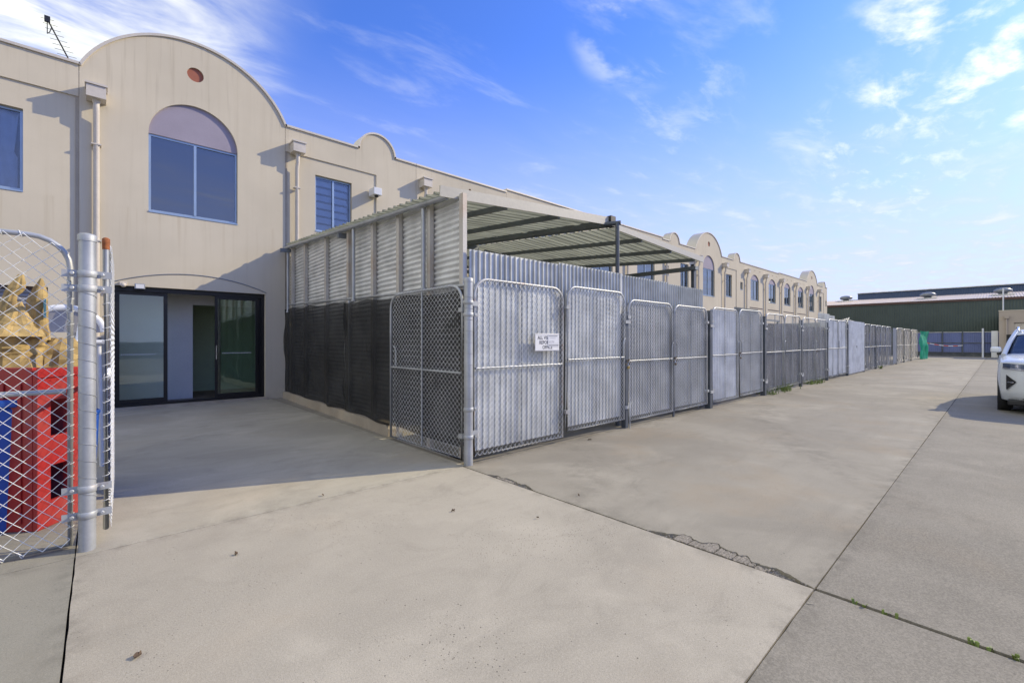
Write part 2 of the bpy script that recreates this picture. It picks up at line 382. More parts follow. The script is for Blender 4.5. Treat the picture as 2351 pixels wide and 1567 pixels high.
Mt['post_dark'] = simple('charcoal_painted_post', (.085, .10, .125), .5, .3, .15, 3, dirt=(.25, .24, .22), dirt_shade_amt=.2)
Mt['cloth'] = cloth_mat('black_shade_cloth', (.012, .013, .015), (.028, .029, .030), .22)
Mt['cloth_grey'] = cloth_mat('grey_shade_cloth', (.06, .068, .085), (.10, .105, .125), .10)
Mt['cloth_green'] = cloth_mat('green_shade_cloth', (.02, .30, .17), (.05, .42, .26), .12)
Mt['brass'] = simple('brass', (.45, .33, .12), .35, .9, .1, 20)
Mt['chain'] = simple('tarnished_chain', (.16, .13, .10), .5, .7, .2, 20)
Mt['sign'] = simple('white_enamel', (.80, .80, .80), .35, 0, .03, 5, dirt=(.5, .47, .4), dirt_shade_amt=.15)
Mt['ink'] = simple('black_ink', (.03, .03, .035), .6)
Mt['ink_grey'] = simple('grey_ink', (.30, .31, .34), .6)
Mt['sticker'] = simple('white_sticker', (.74, .75, .78), .45, 0, .03, 5)
Mt['shed_green'] = simple('dark_green_cladding', (.062, .088, .082), .5, .1, .1, .8)
Mt['shed_roof'] = simple('fawn_roof_sheet', (.46, .40, .37), .5, .15, .1, .9)
Mt['shed_blue'] = simple('blue_cladding', (.05, .085, .17), .5, .1, .1, 1)
Mt['maroon'] = simple('maroon_flashing', (.085, .045, .04), .5, .1)
Mt['blue_fence'] = simple('blue_grey_fence_sheet', (.14, .18, .38), .5, .15, .08, 1)
Mt['beige'] = render_mat('taupe_render', (.47, .41, .36))
Mt['red'] = simple('red_plastic', (.34, .016, .016), .42, 0, .12, 3, .1, 60, dirt=(.33, .12, .10), dirt_shade_amt=.8, ds=.9)
Mt['blue'] = simple('blue_plastic', (.012, .075, .36), .45, 0, .1, 3, .1, 60)
Mt['foam'] = simple('yellow_foam', (.44, .315, .13), .9, 0, .3, 7, .9, 26, dirt=(.22, .14, .06), dirt_shade_amt=.7, ds=6)  # brown blotches stand in for shade in the foam's crevices
Mt['teal'] = simple('teal_paint', (.06, .18, .25), .7)
Mt['white_plastic'] = simple('white_plastic', (.68, .70, .74), .4, 0, .06, 3)
Mt['door_grey'] = simple('grey_roller_slat', (.28, .28, .31), .5, .3, .08, 2)
Mt['leaf'] = simple('dead_leaf', (.10, .065, .04), .8, 0, .3, 40)
Mt['grass'] = simple('weed_green', (.16, .22, .05), .7, 0, .35, 12)
Mt['tape'] = simple('orange_tape', (.75, .16, .07), .5)
Mt['car_white'] = simple('pearl_white_paint', (.66, .70, .76), .22, .12, .01, 1, fine=.01); 
Mt['car_glass'] = glass_mat('car_glass', (.25, .32, .42), .10, 1.2, .35, (.012, .016, .025))
Mt['car_black'] = simple('black_trim', (.014, .015, .018), .5)
Mt['tyre'] = simple('tyre_rubber', (.018, .018, .019), .85, 0, .2, 20)
Mt['alloy'] = simple('dark_alloy', (.16, .16, .17), .35, .8)
Mt['chrome'] = simple('chrome', (.72, .74, .78), .12, 1.0, .02)
Mt['lamp'] = glass_mat('headlamp_glass', (.5, .6, .8), .15, 1.2, .5, (.02, .05, .14))

# ------------------------------------------------------------------ ground, slabs
FY = 4.18                                           # line of the front gates
YF = 12.2                                           # face of the units
g = MB().add([(-400,-400,-.07),(600,-400,-.07),(600,400,-.07),(-400,400,-.07)], [(0,1,2,3)]).build('ground', Mt['dirt']); structure(g)
pave = bpy.data.objects.new('concrete_pavement', None); COL.objects.link(pave); structure(pave)
def jit(a, b, n, amp, seed, horizontal):
    """points from a to b with a slightly ragged sideways wobble, as a tooled joint has"""
    rnd = random.Random(seed); out = []
    for i in range(n):
        t = i / n; x = a[0] + (b[0]-a[0])*t; y = a[1] + (b[1]-a[1])*t; d = (rnd.random()-.5)*amp if i else 0
        out.append((x, y+d) if horizontal else (x+d, y))
    return out
def slab(x0, x1, y0, y1, mat, n=(24,24,24,24), gap=.006, amp=.004, seed=1, z=0, west=None):
    gap = min(gap, .0045)
    a, b, c, d = (x0+gap, y0+gap), (x1-gap, y0+gap), (x1-gap, y1-gap), (x0+gap, y1-gap)
    pts = jit(a, b, n[0], amp, seed, True) + jit(b, c, n[1], amp, seed+1, False) + jit(c, d, n[2], amp, seed+2, True)
    pts += west if west else jit(d, a, n[3], amp, seed+3, False)
    return MB().prism([pts], z-.1, z, 'xy').build('slab', mat, pave, bevel=.004)
slab(-.12, 3.067, .73, 4.18, Mt['slab'], seed=5)
slab(-.12, 3.058, -20, .73, Mt['slab_agg'], seed=15, n=(24,60,24,60))
slab(-30, -.12, -20, 4.18, Mt['slab_left'], seed=25, n=(20,60,60,60))
slab(3.080, 57.6, -20, .73, Mt['slab_agg'], seed=35, n=(20,20,120,80), gap=.008)
# the yard slab has two broken stretches along its near joint
def spall(y, spans):
    for ya, yb, wd, sd in spans:
        if yb < y < ya:
            t = (ya-y)/(ya-yb); env = min(1, t*5)*min(1, (1-t)*4)
            return wd * env * (.72 + .55*noise.noise(Vector((sd, y*7, 0))) + .25*noise.noise(Vector((sd, y*24, 3))))
    return 0
SP = [(3.76, 3.02, .085, 1.3), (1.82, .745, .165, 7.7)]
west = []; N = 340; xw = 3.07 + .012
for i in range(N):
    y = 4.172 - (4.172-.738)*i/N
    west.append((xw + max(0, spall(y, SP)) + (random.random()-.5)*.004, y))
slab(3.07, 57.6, .73, 4.18, Mt['slab_yard'], seed=45, n=(120,10,60,0), west=west)
for si, (ya, yb, wd, sd) in enumerate(SP):
    m = MB(); ny, nx = int((ya-yb)*110), 16; vs = []
    for i in range(ny+1):
        y = ya - (ya-yb)*i/ny; wdt = max(.004, spall(y, SP)) + .012
        for j in range(nx+1):
            u = j/nx; x = xw - .002 + wdt*u
            h = -.016 - .008*(1-u)**.6 + .012*noise.noise(Vector((x*30, y*30, si))) + .010*noise.noise(Vector((x*95, y*95, si+4)))
            vs.append((x, y, min(h, -.002)))
    m.add(vs, [(i*(nx+1)+j, i*(nx+1)+j+1, (i+1)*(nx+1)+j+1, (i+1)*(nx+1)+j) for i in range(ny) for j in range(nx)])
    m.build('broken_edge', Mt['broken'], pave)
def chunk(cx, cy, r, seed, zt=.004):
    rnd = random.Random(seed); k = 7; pts = []
    for i in range(k):
        a = 2*math.pi*i/k + rnd.uniform(-.25, .25); q = r*rnd.uniform(.7, 1.15); pts.append((cx+q*.62*math.cos(a), cy+q*1.5*math.sin(a)))
    m = MB(); vs = [(x, y, -.03) for x, y in pts] + [(cx+(x-cx)*.93, cy+(y-cy)*.93, zt-.008+rnd.uniform(-.004, .002)) for x, y in pts] + [(cx, cy, zt-.004)]
    fs = [(i, (i+1) % k, k+(i+1) % k, k+i) for i in range(k)] + [(k+i, k+(i+1) % k, 2*k) for i in range(k)]
    m.add(vs, fs).build('concrete_fragment', Mt['broken'], pave)
def strip_piece(ya, yb, seed):
    rnd = random.Random(seed); n_ = 15; lf, rt = [], []
    for i in range(n_+1):
        y = ya+(yb-ya)*i/n_; wv = max(.0, spall(y, SP))
        e_ = .010*(i in (0, n_)); lf.append((xw+.003+e_+rnd.uniform(0, .008), y+rnd.uniform(-.002, .002))); rt.append((xw+max(.014, wv-.003-e_-rnd.uniform(0, .008)), y+rnd.uniform(-.002, .002)))
    pts = lf+rt[::-1]; k = len(pts); z_ = rnd.uniform(-.010, -.002); zt = [z_+rnd.uniform(-.003, .003) for _ in pts]
    m = MB(); vs = [(x, y, -.04) for x, y in pts]+[(x, y, z) for (x, y), z in zip(pts, zt)]
    tr = tessellate_polygon([[Vector((x, y, 0)) for x, y in pts]])
    m.add(vs, [(i, (i+1) % k, k+(i+1) % k, k+i) for i in range(k)]+[tuple(k+i for i in t_) for t_ in tr]).build('concrete_fragment', Mt['broken'], pave)
for i, (ya, yb) in enumerate([(1.62,1.51),(1.504,1.33),(1.324,1.21),(1.204,1.07),(1.064,.985),(3.62,3.50),(3.494,3.36)]): strip_piece(ya, yb, 60+i)
for i in range(70):                                  # loose grit in the broken stretches
    rnd = random.Random(900+i); ya, yb, wd, sd = SP[i % 3 != 0]; y = rnd.uniform(yb, ya); wv = max(.01, spall(y, SP)); x = xw+rnd.uniform(0, wv); r = rnd.uniform(.003, .009)
    MB().lathe([(r*.6,-.006),(r,0),(r*.7,r*.7),(r*.2,r)], (x, y, -.008), 6, 'z', False).build('grit', Mt['broken'], pave)
# small angular crack beside the joint crossing
MB().prism([[(2.86,.72),(2.98,.725),(2.985,.70),(2.88,.69)]], -.02, .0025, 'xy').build('cracked_flake', Mt['slab_agg'], pave)
slab(-.12, 3.12, 4.18, 12.24, Mt['slab_drive'], seed=55, gap=.003, n=(30,30,10,30))
slab(-30, -.12, 4.18, 12.24, Mt['slab_left'], seed=65, gap=.003)
slab(3.12, 57.6, 4.18, 12.24, Mt['slab_yard'], seed=75, gap=.003)

# ------------------------------------------------------------------ the row of units
BW = 3.745; X0 = -.295; ZP = 6.83
unit = thing('commercial_building', 'long cream rendered two storey building with arched parapets behind the gates', 'building', (0,0,0))
def arc(cx, cz, r, a0, a1, n): return [(cx + r*math.cos(R(a0+(a1-a0)*i/n)), cz + r*math.sin(R(a0+(a1-a0)*i/n))) for i in range(n+1)]
def seg_arc(xa, xb, zs, rise, n):
    """circular segment from xa to xb springing at zs, left to right"""
    h = (xb-xa)/2; r = (h*h+rise*rise)/(2*rise); cz = zs+rise-r; a = math.degrees(math.asin(min(1, h/r))) if rise <= h else 180-math.degrees(math.asin(h/r))
    return arc((xa+xb)/2, cz, r, 90+a, 90-a, n)
def capping(name, pts, y0, y1, mat, th=.05):
    m = MB(); n = len(pts); up = []
    for i, p in enumerate(pts):
        a = Vector(pts[max(i-1,0)]); b = Vector(pts[min(i+1,n-1)]); t = (b-a).normalized(); up.append((p[0]-t.y*th, p[1]+t.x*th))
    vs = [(x, y, z) for y in (y0, y1) for q in (pts, up) for x, z in q]
    fs = []
    for i in range(n-1):
        fs += [(i, i+1, n+i+1, n+i), (2*n+i, 3*n+i, 3*n+i+1, 2*n+i+1), (n+i, n+i+1, 3*n+i+1, 3*n+i), (i, 2*n+i, 2*n+i+1, i+1)]
    fs += [(0, n, 3*n, 2*n), (n-1, 3*n-1, 4*n-1, 2*n-1)]
    return m.add(vs, fs, False).build(name, mat, unit)
def rect(x0, x1, z0, z1): return [(x0,z0),(x1,z0),(x1,z1),(x0,z1)]
def window(x0, x1, z0, z1, yf, glass, split=.5, curtain=None):
    y0, y1 = yf+.075, yf+.125
    w_ = MB(); f = .045
    w_.box(x0,x1,y0,y1,z0,z0+f).box(x0,x1,y0,y1,z1-f,z1).box(x0,x0+f,y0,y1,z0+f,z1-f).box(x1-f,x1,y0,y1,z0+f,z1-f)
    xm = x0+(x1-x0)*split
    if split: w_.box(xm-.025,xm+.025,y0-.012,y1-.004,z0+f,z1-f)
    o = w_.build('window', Mt['winframe'], unit)
    for a, b in (((x0+f, xm-.025), (xm+.025, x1-f)) if split else ((x0+f, x1-f),)):
        dy = .0 if a < xm-.1 or not split else .012
        MB().box(a,b,y0+.018+dy,y0+.024+dy,z0+f,z1-f).build('pane', glass, o)
    MB().box(x0-.0,x1+.0,yf-.012,y0,z0-.03,z0-.002).build('sill', Mt['winframe'], o)
    MB().box(x0-.1,x1+.1,yf+.75,yf+.8,z0-.2,z1+.2).build('dim_room_backing', Mt['dark_room'], o)
    if curtain == 'cloth':
        m = MB(); nx, nz = 44, 14; vs = []
        for i in range(nx+1):
            for j in range(nz+1):
                u, v = i/nx, j/nz
                vs.append((x0+f+(x1-x0-2*f)*(u*(.97 if v < .5 else .90+.08*v)), yf+.22+.035*math.sin(u*38+v*3)+.02*noise.noise(Vector((u*4, v*5, 1))), z0+.05+(z1-z0-.1)*v))
        m.add(vs, [(i*(nz+1)+j, (i+1)*(nz+1)+j, (i+1)*(nz+1)+j+1, i*(nz+1)+j+1) for i in range(nx) for j in range(nz)], True).build('curtain', Mt['curtain'], o)
    if curtain == 'blind':
        k = 7
        for i in range(k):
            zz = z0+f+(z1-z0-2*f)*(i+.5)/k; h = (z1-z0-2*f)/k*.40
            MB().obox(((x0+x1)/2, yf+.2, zz), ((x1-x0)/2-f-.01,0,0), (0,.006,0), (0,.03,h)).build('blind_slat', Mt['curtain'], o)
    return o
def joint_strip(x):
    MB().box(x-.05,x+.05,YF+.012,YF+.2,0,6.7).build('joint_sealant', Mt['kerb'], unit)
def bay_big(k):
    x0, x1 = X0+k*BW+.005, X0+(k+1)*BW-.005; c = x0+1.875
    top = seg_arc(x0+.03, x1-.0, ZP-.01, 1.235, 40)
    wx0, wx1, wz0, wz1 = c-.82, c+.82, 4.19, 5.85
    hole = [(wx0,wz0),(wx1,wz0),(wx1,wz1)] + arc(c, wz1, .82, 0, 180, 28)[1:-1] + [(wx0,wz1)]
    ocx, ocz, orr = c+.0, 7.38, .155
    oc = arc(ocx, ocz, orr, 0, 360, 28)[:-1]
    if k == 0:
        dx0, dx1, dz1 = .16, 3.0, 2.57
        outer = [(x0,0),(dx0,0),(dx0,dz1),(dx1,dz1),(dx1,0),(x1,0),(x1,ZP)] + top[::-1] + [(x0,ZP)]
    else:
        outer = [(x0,0),(x1,0),(x1,ZP)] + top[::-1] + [(x0,ZP)]
    MB().prism([outer, hole, oc], YF, YF+.22).build('wall_panel', Mt['render'], unit)
    MB().prism([hole[2:]], YF+.05, YF+.16).build('arch_infill', Mt['lilac'], unit)
    MB().prism([arc(ocx, ocz, orr+.01, 0, 360, 28)[:-1]], YF+.035, YF+.1).build('oculus', Mt['terracotta'], unit)
    window(wx0, wx1, wz0, wz1, YF, Mt['glass_dark'])
    capping('parapet_capping', [(x0-.01, ZP+.0)] + top, YF-.035, YF+(.62 if k else .3), Mt['cap'])
    if k:                                         # barrel behind the far arches
        MB().prism([[(x0+.05, 6.2)] + top + [(x1-.05, 6.2)]], YF+.222, YF+.60).build('parapet_return', Mt['cap_dark'], unit)
    joint_strip(x0-.005)
def small_arch_pts(xa, xb, z): return arc((xa+xb)/2, z, (xb-xa)/2, 180, 0, 22)
def bay_small(k, mirror=False, detail=True):
    x0, x1 = X0+k*BW+.005, X0+(k+1)*BW-.005
    def U(u): return x1-u if mirror else x0+u
    sa = small_arch_pts(min(U(1.93),U(3.0)), max(U(1.93),U(3.0)), ZP)
    rw = 2.44
    topz = 6.21
    tl = [(x0,ZP)] + sa + [(x1,ZP)]
    sw = rect(min(U(3.1),U(3.52)), max(U(3.1),U(3.52)), 4.97, 5.48)
    if mirror: outer = [(x0,0),(U(rw),0),(U(rw),topz),(x1,topz),(x1,ZP)] + sa[::-1] + [(x0,ZP)]
    else: outer = [(U(rw),0),(x1,0),(x1,ZP)] + sa[::-1] + [(x0,ZP),(x0,topz),(U(rw),topz)]
    MB().prism([outer, sw], YF, YF+.22).build('wall_panel', Mt['render'], unit)
    wx = sorted((U(.74), U(1.72))); wz0, wz1 = 4.34, 5.81
    if k == -1: wx = [-2.6, -1.04]; wz0, wz1 = 4.21, 5.72
    rr = sorted((U(0), U(rw)))
    holes = [rect(wx[0], wx[1], wz0, wz1)]
    if k == -1: ro = [(rr[0],0),(rr[0]+.02,0),(rr[0]+.02,2.45),(-.72,2.45),(-.72,0),(rr[1],0),(rr[1],topz+.02),(rr[0],topz+.02)]
    else: ro = rect(rr[0], rr[1], 0, topz+.02)
    MB().prism([ro]+holes, YF+.03, YF+.215).build('recessed_wall_panel', Mt['render_in'], unit)
    window(wx[0], wx[1], wz0, wz1, YF+.03, Mt['glass_clear'], curtain=('cloth' if k == -1 else 'blind' if k == 1 else None) or None)
    a, b = sorted((U(3.1), U(3.52))); window(a, b, 4.97, 5.48, YF, Mt['glass_dark'], split=0)
    i0 = 0
    capping('parapet_capping', [(x0-.01,ZP),(min(U(1.93),U(3.0)),ZP)], YF-.035, YF+.3, Mt['cap'])
    capping('parapet_capping', sa, YF-.035, YF+.42, Mt['cap'])
    capping('parapet_capping', [(max(U(1.93),U(3.0)),ZP),(x1+.01,ZP)], YF-.035, YF+.3, Mt['cap'])
    if k > 1: MB().prism([sa], YF+.222, YF+.40).build('parapet_return', Mt['cap_dark'], unit)
    joint_strip(x0-.005)
def bay_flat(k, dz=0):
    x0, x1 = X0+k*BW+.005, X0+(k+1)*BW-.005; z = ZP+dz
    a, b = x0+1.24, x0+2.90
    hole = [(a,4.38),(b,4.38),(b,5.84)] + seg_arc(a, b, 5.84, .39, 16)[::-1][1:-1] + [(a,5.84)]
    dots = [arc(x0+u, 6.53, .05, 0, 360, 12)[:-1] for u in (2.08, 3.1)]
    MB().prism([rect(x0,x1,0,z), hole]+dots, YF, YF+.22).build('wall_panel', Mt['render'], unit)
    for u in (2.08, 3.1): MB().prism([arc(x0+u, 6.53, .055, 0, 360, 12)[:-1]], YF+.03, YF+.1).build('oculus', Mt['terracotta'], unit)
    MB().prism([hole[2:]], YF+.05, YF+.16).build('arch_infill', Mt['lilac'], unit)
    window(a, b, 4.38, 5.84, YF, Mt['glass_dark'])
    MB().box(x0+1.1,x1-.1,YF-.025,YF,3.78,3.82).build('groove_shadow', Mt['maroon'], unit)  # dark raised strip stands in for the shadow of a wall groove
    capping('parapet_capping', [(x0-.01,z),(x1+.01,z)], YF-.035, YF+.3, Mt['cap'])
    joint_strip(x0-.005)
LAY = {-3:'F', -2:'F', -1:'Sm', 0:'B', 1:'S', 2:'F', 3:'F', 4:'F', 5:'F', 6:'Sm', 7:'B', 8:'S', 9:'F', 10:'F', 11:'F', 12:'F', 13:'B', 14:'S'}
for k, t in LAY.items():
    if t == 'B': bay_big(k)
    elif t == 'S': bay_small(k)
    elif t == 'Sm': bay_small(k, True)
    else: bay_flat(k, {3:.09, 4:.09, 5:.09, 11:.08, 12:.08}.get(k, 0))
XE = X0+15*BW; XS = X0-3*BW
MB().box(XS+.01,XE-.012,YF+.6,26,6.3,6.38).build('roof_deck', Mt['cap_dark'], unit)
MB().box(XE-.2,XE,YF+.23,26,0,6.83).build('end_wall', Mt['render'], unit)
MB().box(XS,XS+.2,YF+.23,26,0,6.83).build('end_wall', Mt['render'], unit)
MB().box(XS+.21,XE-.21,25.8,26,0,6.29).build('rear_wall', Mt['render'], unit)
# rain heads and downpipes
def rainhead_mesh():
    m = MB(); m.box(-.145,.145,-.30,-.002,6.17,6.40); m.box(-.165,.165,-.325,-.002,6.402,6.44)
    m.tube([(.0,-.15,6.17),(.0,-.15,6.10)], [.075,.052], 12); return m.mesh('rain_head', Mt['pipe'])
def downpipe_mesh():
    m = MB(); m.tube([(0,-.15,6.10),(0,-.15,5.95),(0,-.085,5.80),(0,-.085,.02)], .05, 12)
    for z in (5.3, 3.4, 1.5): m.box(-.075,.075,-.14,-.001,z,z+.025)
    return m.mesh('downpipe', Mt['pipe'])
RH, DP = rainhead_mesh(), downpipe_mesh()
for k in range(-2, 15):
    x = -.045+3.748*k
    o = inst(RH, 'rain_head', unit, (x, YF, 0)); inst(DP, 'downpipe', unit, (x, YF, 0))
# shallow arch groove over the shop front, drawn as a dark raised tube
gp = seg_arc(.12, 3.02, 2.60, .30, 36)
MB().tube([(x, YF-.002, z) for x, z in gp], .011, 6).build('arched_groove', Mt['cap_dark'], unit)
# shop front: fixed panes and a sliding leaf
door = bpy.data.objects.new('sliding_door', None); COL.objects.link(door); door.parent = unit
dy = YF+.10
fr = MB(); fr.box(.17,2.99,dy,dy+.10,2.47,2.565).box(.17,2.99,dy-.01,dy+.11,.06,.115).box(.17,.235,dy+.001,dy+.10,.116,2.469).box(2.93,2.99,dy+.001,dy+.10,.116,2.469)
fr.build('door_frame', Mt['black_alu'], door)
def leaf(x0, x1, y, st=.07):
    m = MB(); m.box(x0,x0+st,y,y+.04,.118,2.467).box(x1-st,x1,y,y+.04,.118,2.467).box(x0+st,x1-st,y+.001,y+.039,.118,.20).box(x0+st,x1-st,y+.001,y+.039,2.40,2.467)
    o = m.build('door_leaf', Mt['black_alu'], door)
    MB().box(x0+st,x1-st,y+.016,y+.022,.2,2.4).build('glass', Mt['glass_door'], door)
    return o
leaf(.236, 1.10, dy+.05); leaf(2.02, 2.929, dy+.05); leaf(1.97, 2.86, dy+.005, .055)
MB().box(1.985,2.005,dy-.02,dy+.003,1.0,1.32).build('door_handle', Mt['chrome'], door)
for x0_, x1_, y_ in ((.33, .92, dy+.05), (2.12, 2.75, dy+.005)):       # rows of frosted safety dots on the glass
    m = MB(); n = int((x1_-x0_)/.032)
    for i in range(n): m.box(x0_+i*.032,x0_+i*.032+.012,y_+.0105,y_+.0145,1.13,1.155)
    m.build('safety_dots', Mt['white_plastic'], door)
MB().box(.10,3.06,YF-.06,YF+.20,.0,.055).build('door_sill', Mt['kerb'], unit)
MB().box(.165,2.995,YF+.001,YF+.09,2.572,2.64).build('door_head_flashing', Mt['stud'], unit)
# room behind the shop front
MB().box(-.25,3.40,YF+.23,19,-.02,.05).build('room_floor', Mt['carpet'], unit)
MB().box(-.25,3.40,YF+.23,19,2.72,2.80).build('room_ceiling', Mt['brown_ceiling'], unit)
MB().box(-.30,-.25,YF+.23,19,.05,2.72).build('room_wall', Mt['white_wall'], unit)
MB().box(3.40,3.45,YF+.23,19,.05,2.72).build('room_wall', Mt['green_wall'], unit)
MB().box(-.25,3.40,14.9,15.0,.05,2.72).build('room_wall', Mt['green_wall'], unit)
MB().box(-.25,1.66,13.2,13.3,.05,2.72).build('room_partition', Mt['white_wall'], unit)
MB().box(1.66,3.40,13.22,13.32,2.30,2.72).build('room_bulkhead', Mt['white_wall'], unit)
MB().tube([(3.36,13.1,.52),(3.36,13.1,.50),(3.36,14.85,.50)], .018, 6).build('conduit', Mt['white_plastic'], unit)
MB().box(3.36,3.395,12.9,13.0,.48,.60).box(3.36,3.395,14.2,14.3,.48,.60).build('power_outlet', Mt['white_plastic'], unit)
# roller shutter on the next unit, with slats
rs = MB(); 
for i in range(30): pass
shut = bpy.data.objects.new('roller_shutter', None); COL.objects.link(shut); shut.parent = unit
sm_ = MB()
prof = []
for i in range(9): a = math.pi*i/8; prof.append((-.018*math.sin(a), .075*i/8))
vs = [(x, YF+.17+p[0], p[1]) for x in (-4.0, -.73) for p in prof]
sm_.add(vs, [(i, i+1, 9+i+1, 9+i) for i in range(8)], True); SLT = sm_.mesh('shutter_slat', Mt['door_grey'])
for i in range(32): inst(SLT, 'shutter_slat', shut, (0,0,.03+i*.0765))
MB().box(-4.0,-.725,YF+.12,YF+.2,2.40,2.447).build('shutter_lintel', Mt['maroon'], shut)
# flood light and security sensor above the shop front, camera higher up
fl = thing('flood_light', 'small silver flood light mounted over the glass shop front', 'light', (.62, YF-.02, 2.56))
MB().box(-.085,.085,-.07,-.01,-.05,.06).build('housing', Mt['galv'], fl, bevel=.006); MB().box(-.065,.065,-.076,-.0705,-.035,.045).build('lens', Mt['sticker'], fl); MB().box(-.02,.02,-.01,.02,-.02,.03).build('bracket', Mt['galv_dull'], fl)
ss = thing('alarm_sensor', 'round cream sensor beside the flood light over the shop front', 'sensor', (.36, YF-.02, 2.57))
MB().box(-.06,.06,-.05,.02,-.01,.07).build('base', Mt['pipe'], ss, bevel=.006); MB().lathe([(.045,0),(.045,-.05),(.03,-.075),(.01,-.08)], (0,-.05,.0), 16, 'y').build('dome', Mt['pipe'], ss)
cb = thing('security_camera', 'white box security camera on wall beside the blind-covered window', 'camera', (5.78, YF, 5.62))
MB().box(-.12,.12,-.34,-.002,-.08,.12).build('housing', Mt['white_plastic'], cb, bevel=.01); MB().lathe([(.055,0),(.055,-.03),(.04,-.05)], (0,-.24,-.08), 16, 'z').build('lens', Mt['car_black'], cb)
# TV aerial behind the parapet
an = thing('television_aerial', 'thin dark TV aerial above the parapet', 'antenna', (-.52, 13.6, 6.48)); an.scale = (.85, .85, .85)
b0, b1 = Vector((.15, 0, .95)), Vector((-.32, -.35, 1.86))
MB().tube([(.12,.05,0),(.12,.05,1.05)], .02, 8).build('mast', Mt['galv_dull'], an)
MB().tube([b0, b1], .016, 8).build('boom', Mt['car_black'], an)
for i in range(11):
    t = i/10; p = b0.lerp(b1, t); L = .50 if i < 3 else .20-.008*i
    MB().tube([p+Vector((-L,.02,0)), p+Vector((L,-.02,0))], .008 if i < 3 else .005, 5).build('element', Mt['car_black'], an)
MB().obox(b1, (.05,0,0), (0,.03,0), (0,0,.07)).build('balun', Mt['car_black'], an)
MB().tube([b1+Vector((0,0,-.05)), b1+Vector((-.0,.0,-.35)), b1+Vector((.04,0,-.3)), b1+Vector((.07,.0,-.18))], .01, 6).build('cable', Mt['car_black'], an)

# ------------------------------------------------------------------ gates
def chain_mesh(W, H, d, r, corner=.16, n=3, z0=0.0):
    m = MB(); h = d/2; nw, nz = round(W/h), round(H/h); hx, hz_ = W/nw, H/nz
    for k in range(nw):
        pts = []
        for j in range(nz+1):
            x = (k + (j+k) % 2)*hx; z = j*hz_
            dx = min(x, W-x)
            if dx < corner and z > H-corner and (corner-dx)**2 + (z-(H-corner))**2 > corner**2: break
            pts.append((x, .0035*(1 if (j+k) % 2 else -1), z+z0))
        if len(pts) > 1: m.tube(pts, r, n, caps=False)
    return m.mesh('chain_link', Mt['wire'])
def frame_path(W, H, c):
    p = [(0,0,0),(W,0,0)]
    p += [(W-c+c*math.cos(R(a)), 0, H-c+c*math.sin(R(a))) for a in range(0, 91, 15)]
    p += [(c+c*math.cos(R(a)), 0, H-c+c*math.sin(R(a))) for a in range(90, 181, 15)]
    return p
def lacing(W, H, r, step=.07):
    """wire turns where the chain link is tied round the frame"""
    m = MB()
    for z0 in (0, H):
        x = .2
        while x < W-.2:
            m.tube([(x+.022*math.cos(a)*.6+a*.004, (r+.002)*math.cos(a), z0+(r+.002)*math.sin(a)) for a in [i*math.pi/4 for i in range(9)]], .0022, 3, caps=False); x += step
    return m.mesh('lacing_wire', Mt['wire'])
GW, GH, GR = 1.48, 2.03, .0165
fm = MB().tube(frame_path(GW, GH, .19), GR, 10, closed=True); GF = fm.mesh('frame', Mt['galv']); 
fm = MB().tube(frame_path(GW, GH, .19), GR, 10, closed=True); GFR = fm.mesh('frame', Mt['galv_rust'])
GM = MB().tube([(GR,0,1.0),(GW-GR,0,1.0)], .0145, 8).mesh('mid_rail', Mt['galv'])
GB = MB().tube([(GW/2,.012,GR),(GW/2,.012,GH-GR)], .0115, 8).mesh('centre_bar', Mt['galv_dull'])
GC = chain_mesh(GW, GH, .07, .0025, .19)
GC2 = chain_mesh(GW, GH, .07, .0012, .19)
GC3 = chain_mesh(GW, GH, .07, .0006, .19)
GL = lacing(GW, GH, GR)
def trap_sheet(W, H, pitch, depth, mat, name='backing_sheet', skew=.16):
    """vertical ribbed sheet in the xz plane: wide pan, narrow raised rib towards -y"""
    xs = []; x = 0
    while x < W-1e-4:
        for a, b in ((0,0),(.50,0),(.545,-1),(.60,-1.02),(.965,0)):
            if x+a*pitch <= W: xs.append((x+a*pitch, b*depth))
        x += pitch
    xs.append((W, 0)); n = len(xs); th = .0012
    vs = [(x, y, z) for z in (0, H) for x, y in xs] + [(x, y+th, z) for z in (0, H) for x, y in xs]
    fs = [(i, i+1, n+i+1, n+i) for i in range(n-1)] + [(2*n+i, 3*n+i, 3*n+i+1, 2*n+i+1) for i in range(n-1)]
    return MB().add(vs, fs).mesh(name, mat)
def sine_sheet(W, H, pitch, amp, mat, name, seg=8):
    n = int(W/pitch*seg)+1; xs = [W*i/(n-1) for i in range(n)]
    vs = [(x, amp*math.sin(2*math.pi*x/pitch), z) for z in (0, H) for x in xs]
    vs += [(x, y+.0012, z) for x, y, z in vs]
    fs = [(i, i+1, n+i+1, n+i) for i in range(n-1)] + [(2*n+i, 3*n+i, 3*n+i+1, 2*n+i+1) for i in range(n-1)]
    return MB().add(vs, fs, True).mesh(name, mat)
GS = trap_sheet(GW-.05, GH-.10, .0875, .011, Mt['zinc'])
GSL = trap_sheet(GW-.05, GH-.10, .0875, .011, Mt['zinc_lo'])
GSW = sine_sheet(GW-.05, GH-.06, .143, .016, Mt['zinc_white'], 'backing_sheet')
def cloth_grid(W, H, mat, name, seed, amp=.012, nx=30, nz=30):
    vs = []
    for i in range(nx+1):
        for j in range(nz+1):
            x, z = W*i/nx, H*j/nz
            vs.append((x, amp*(noise.noise(Vector((x*2.2, z*1.6, seed)))+.6*noise.noise(Vector((x*5, z*2.2, seed+5)))), z))
    return MB().add(vs, [(i*(nz+1)+j, (i+1)*(nz+1)+j, (i+1)*(nz+1)+j+1, i*(nz+1)+j+1) for i in range(nx) for j in range(nz)], True).mesh(name, mat)
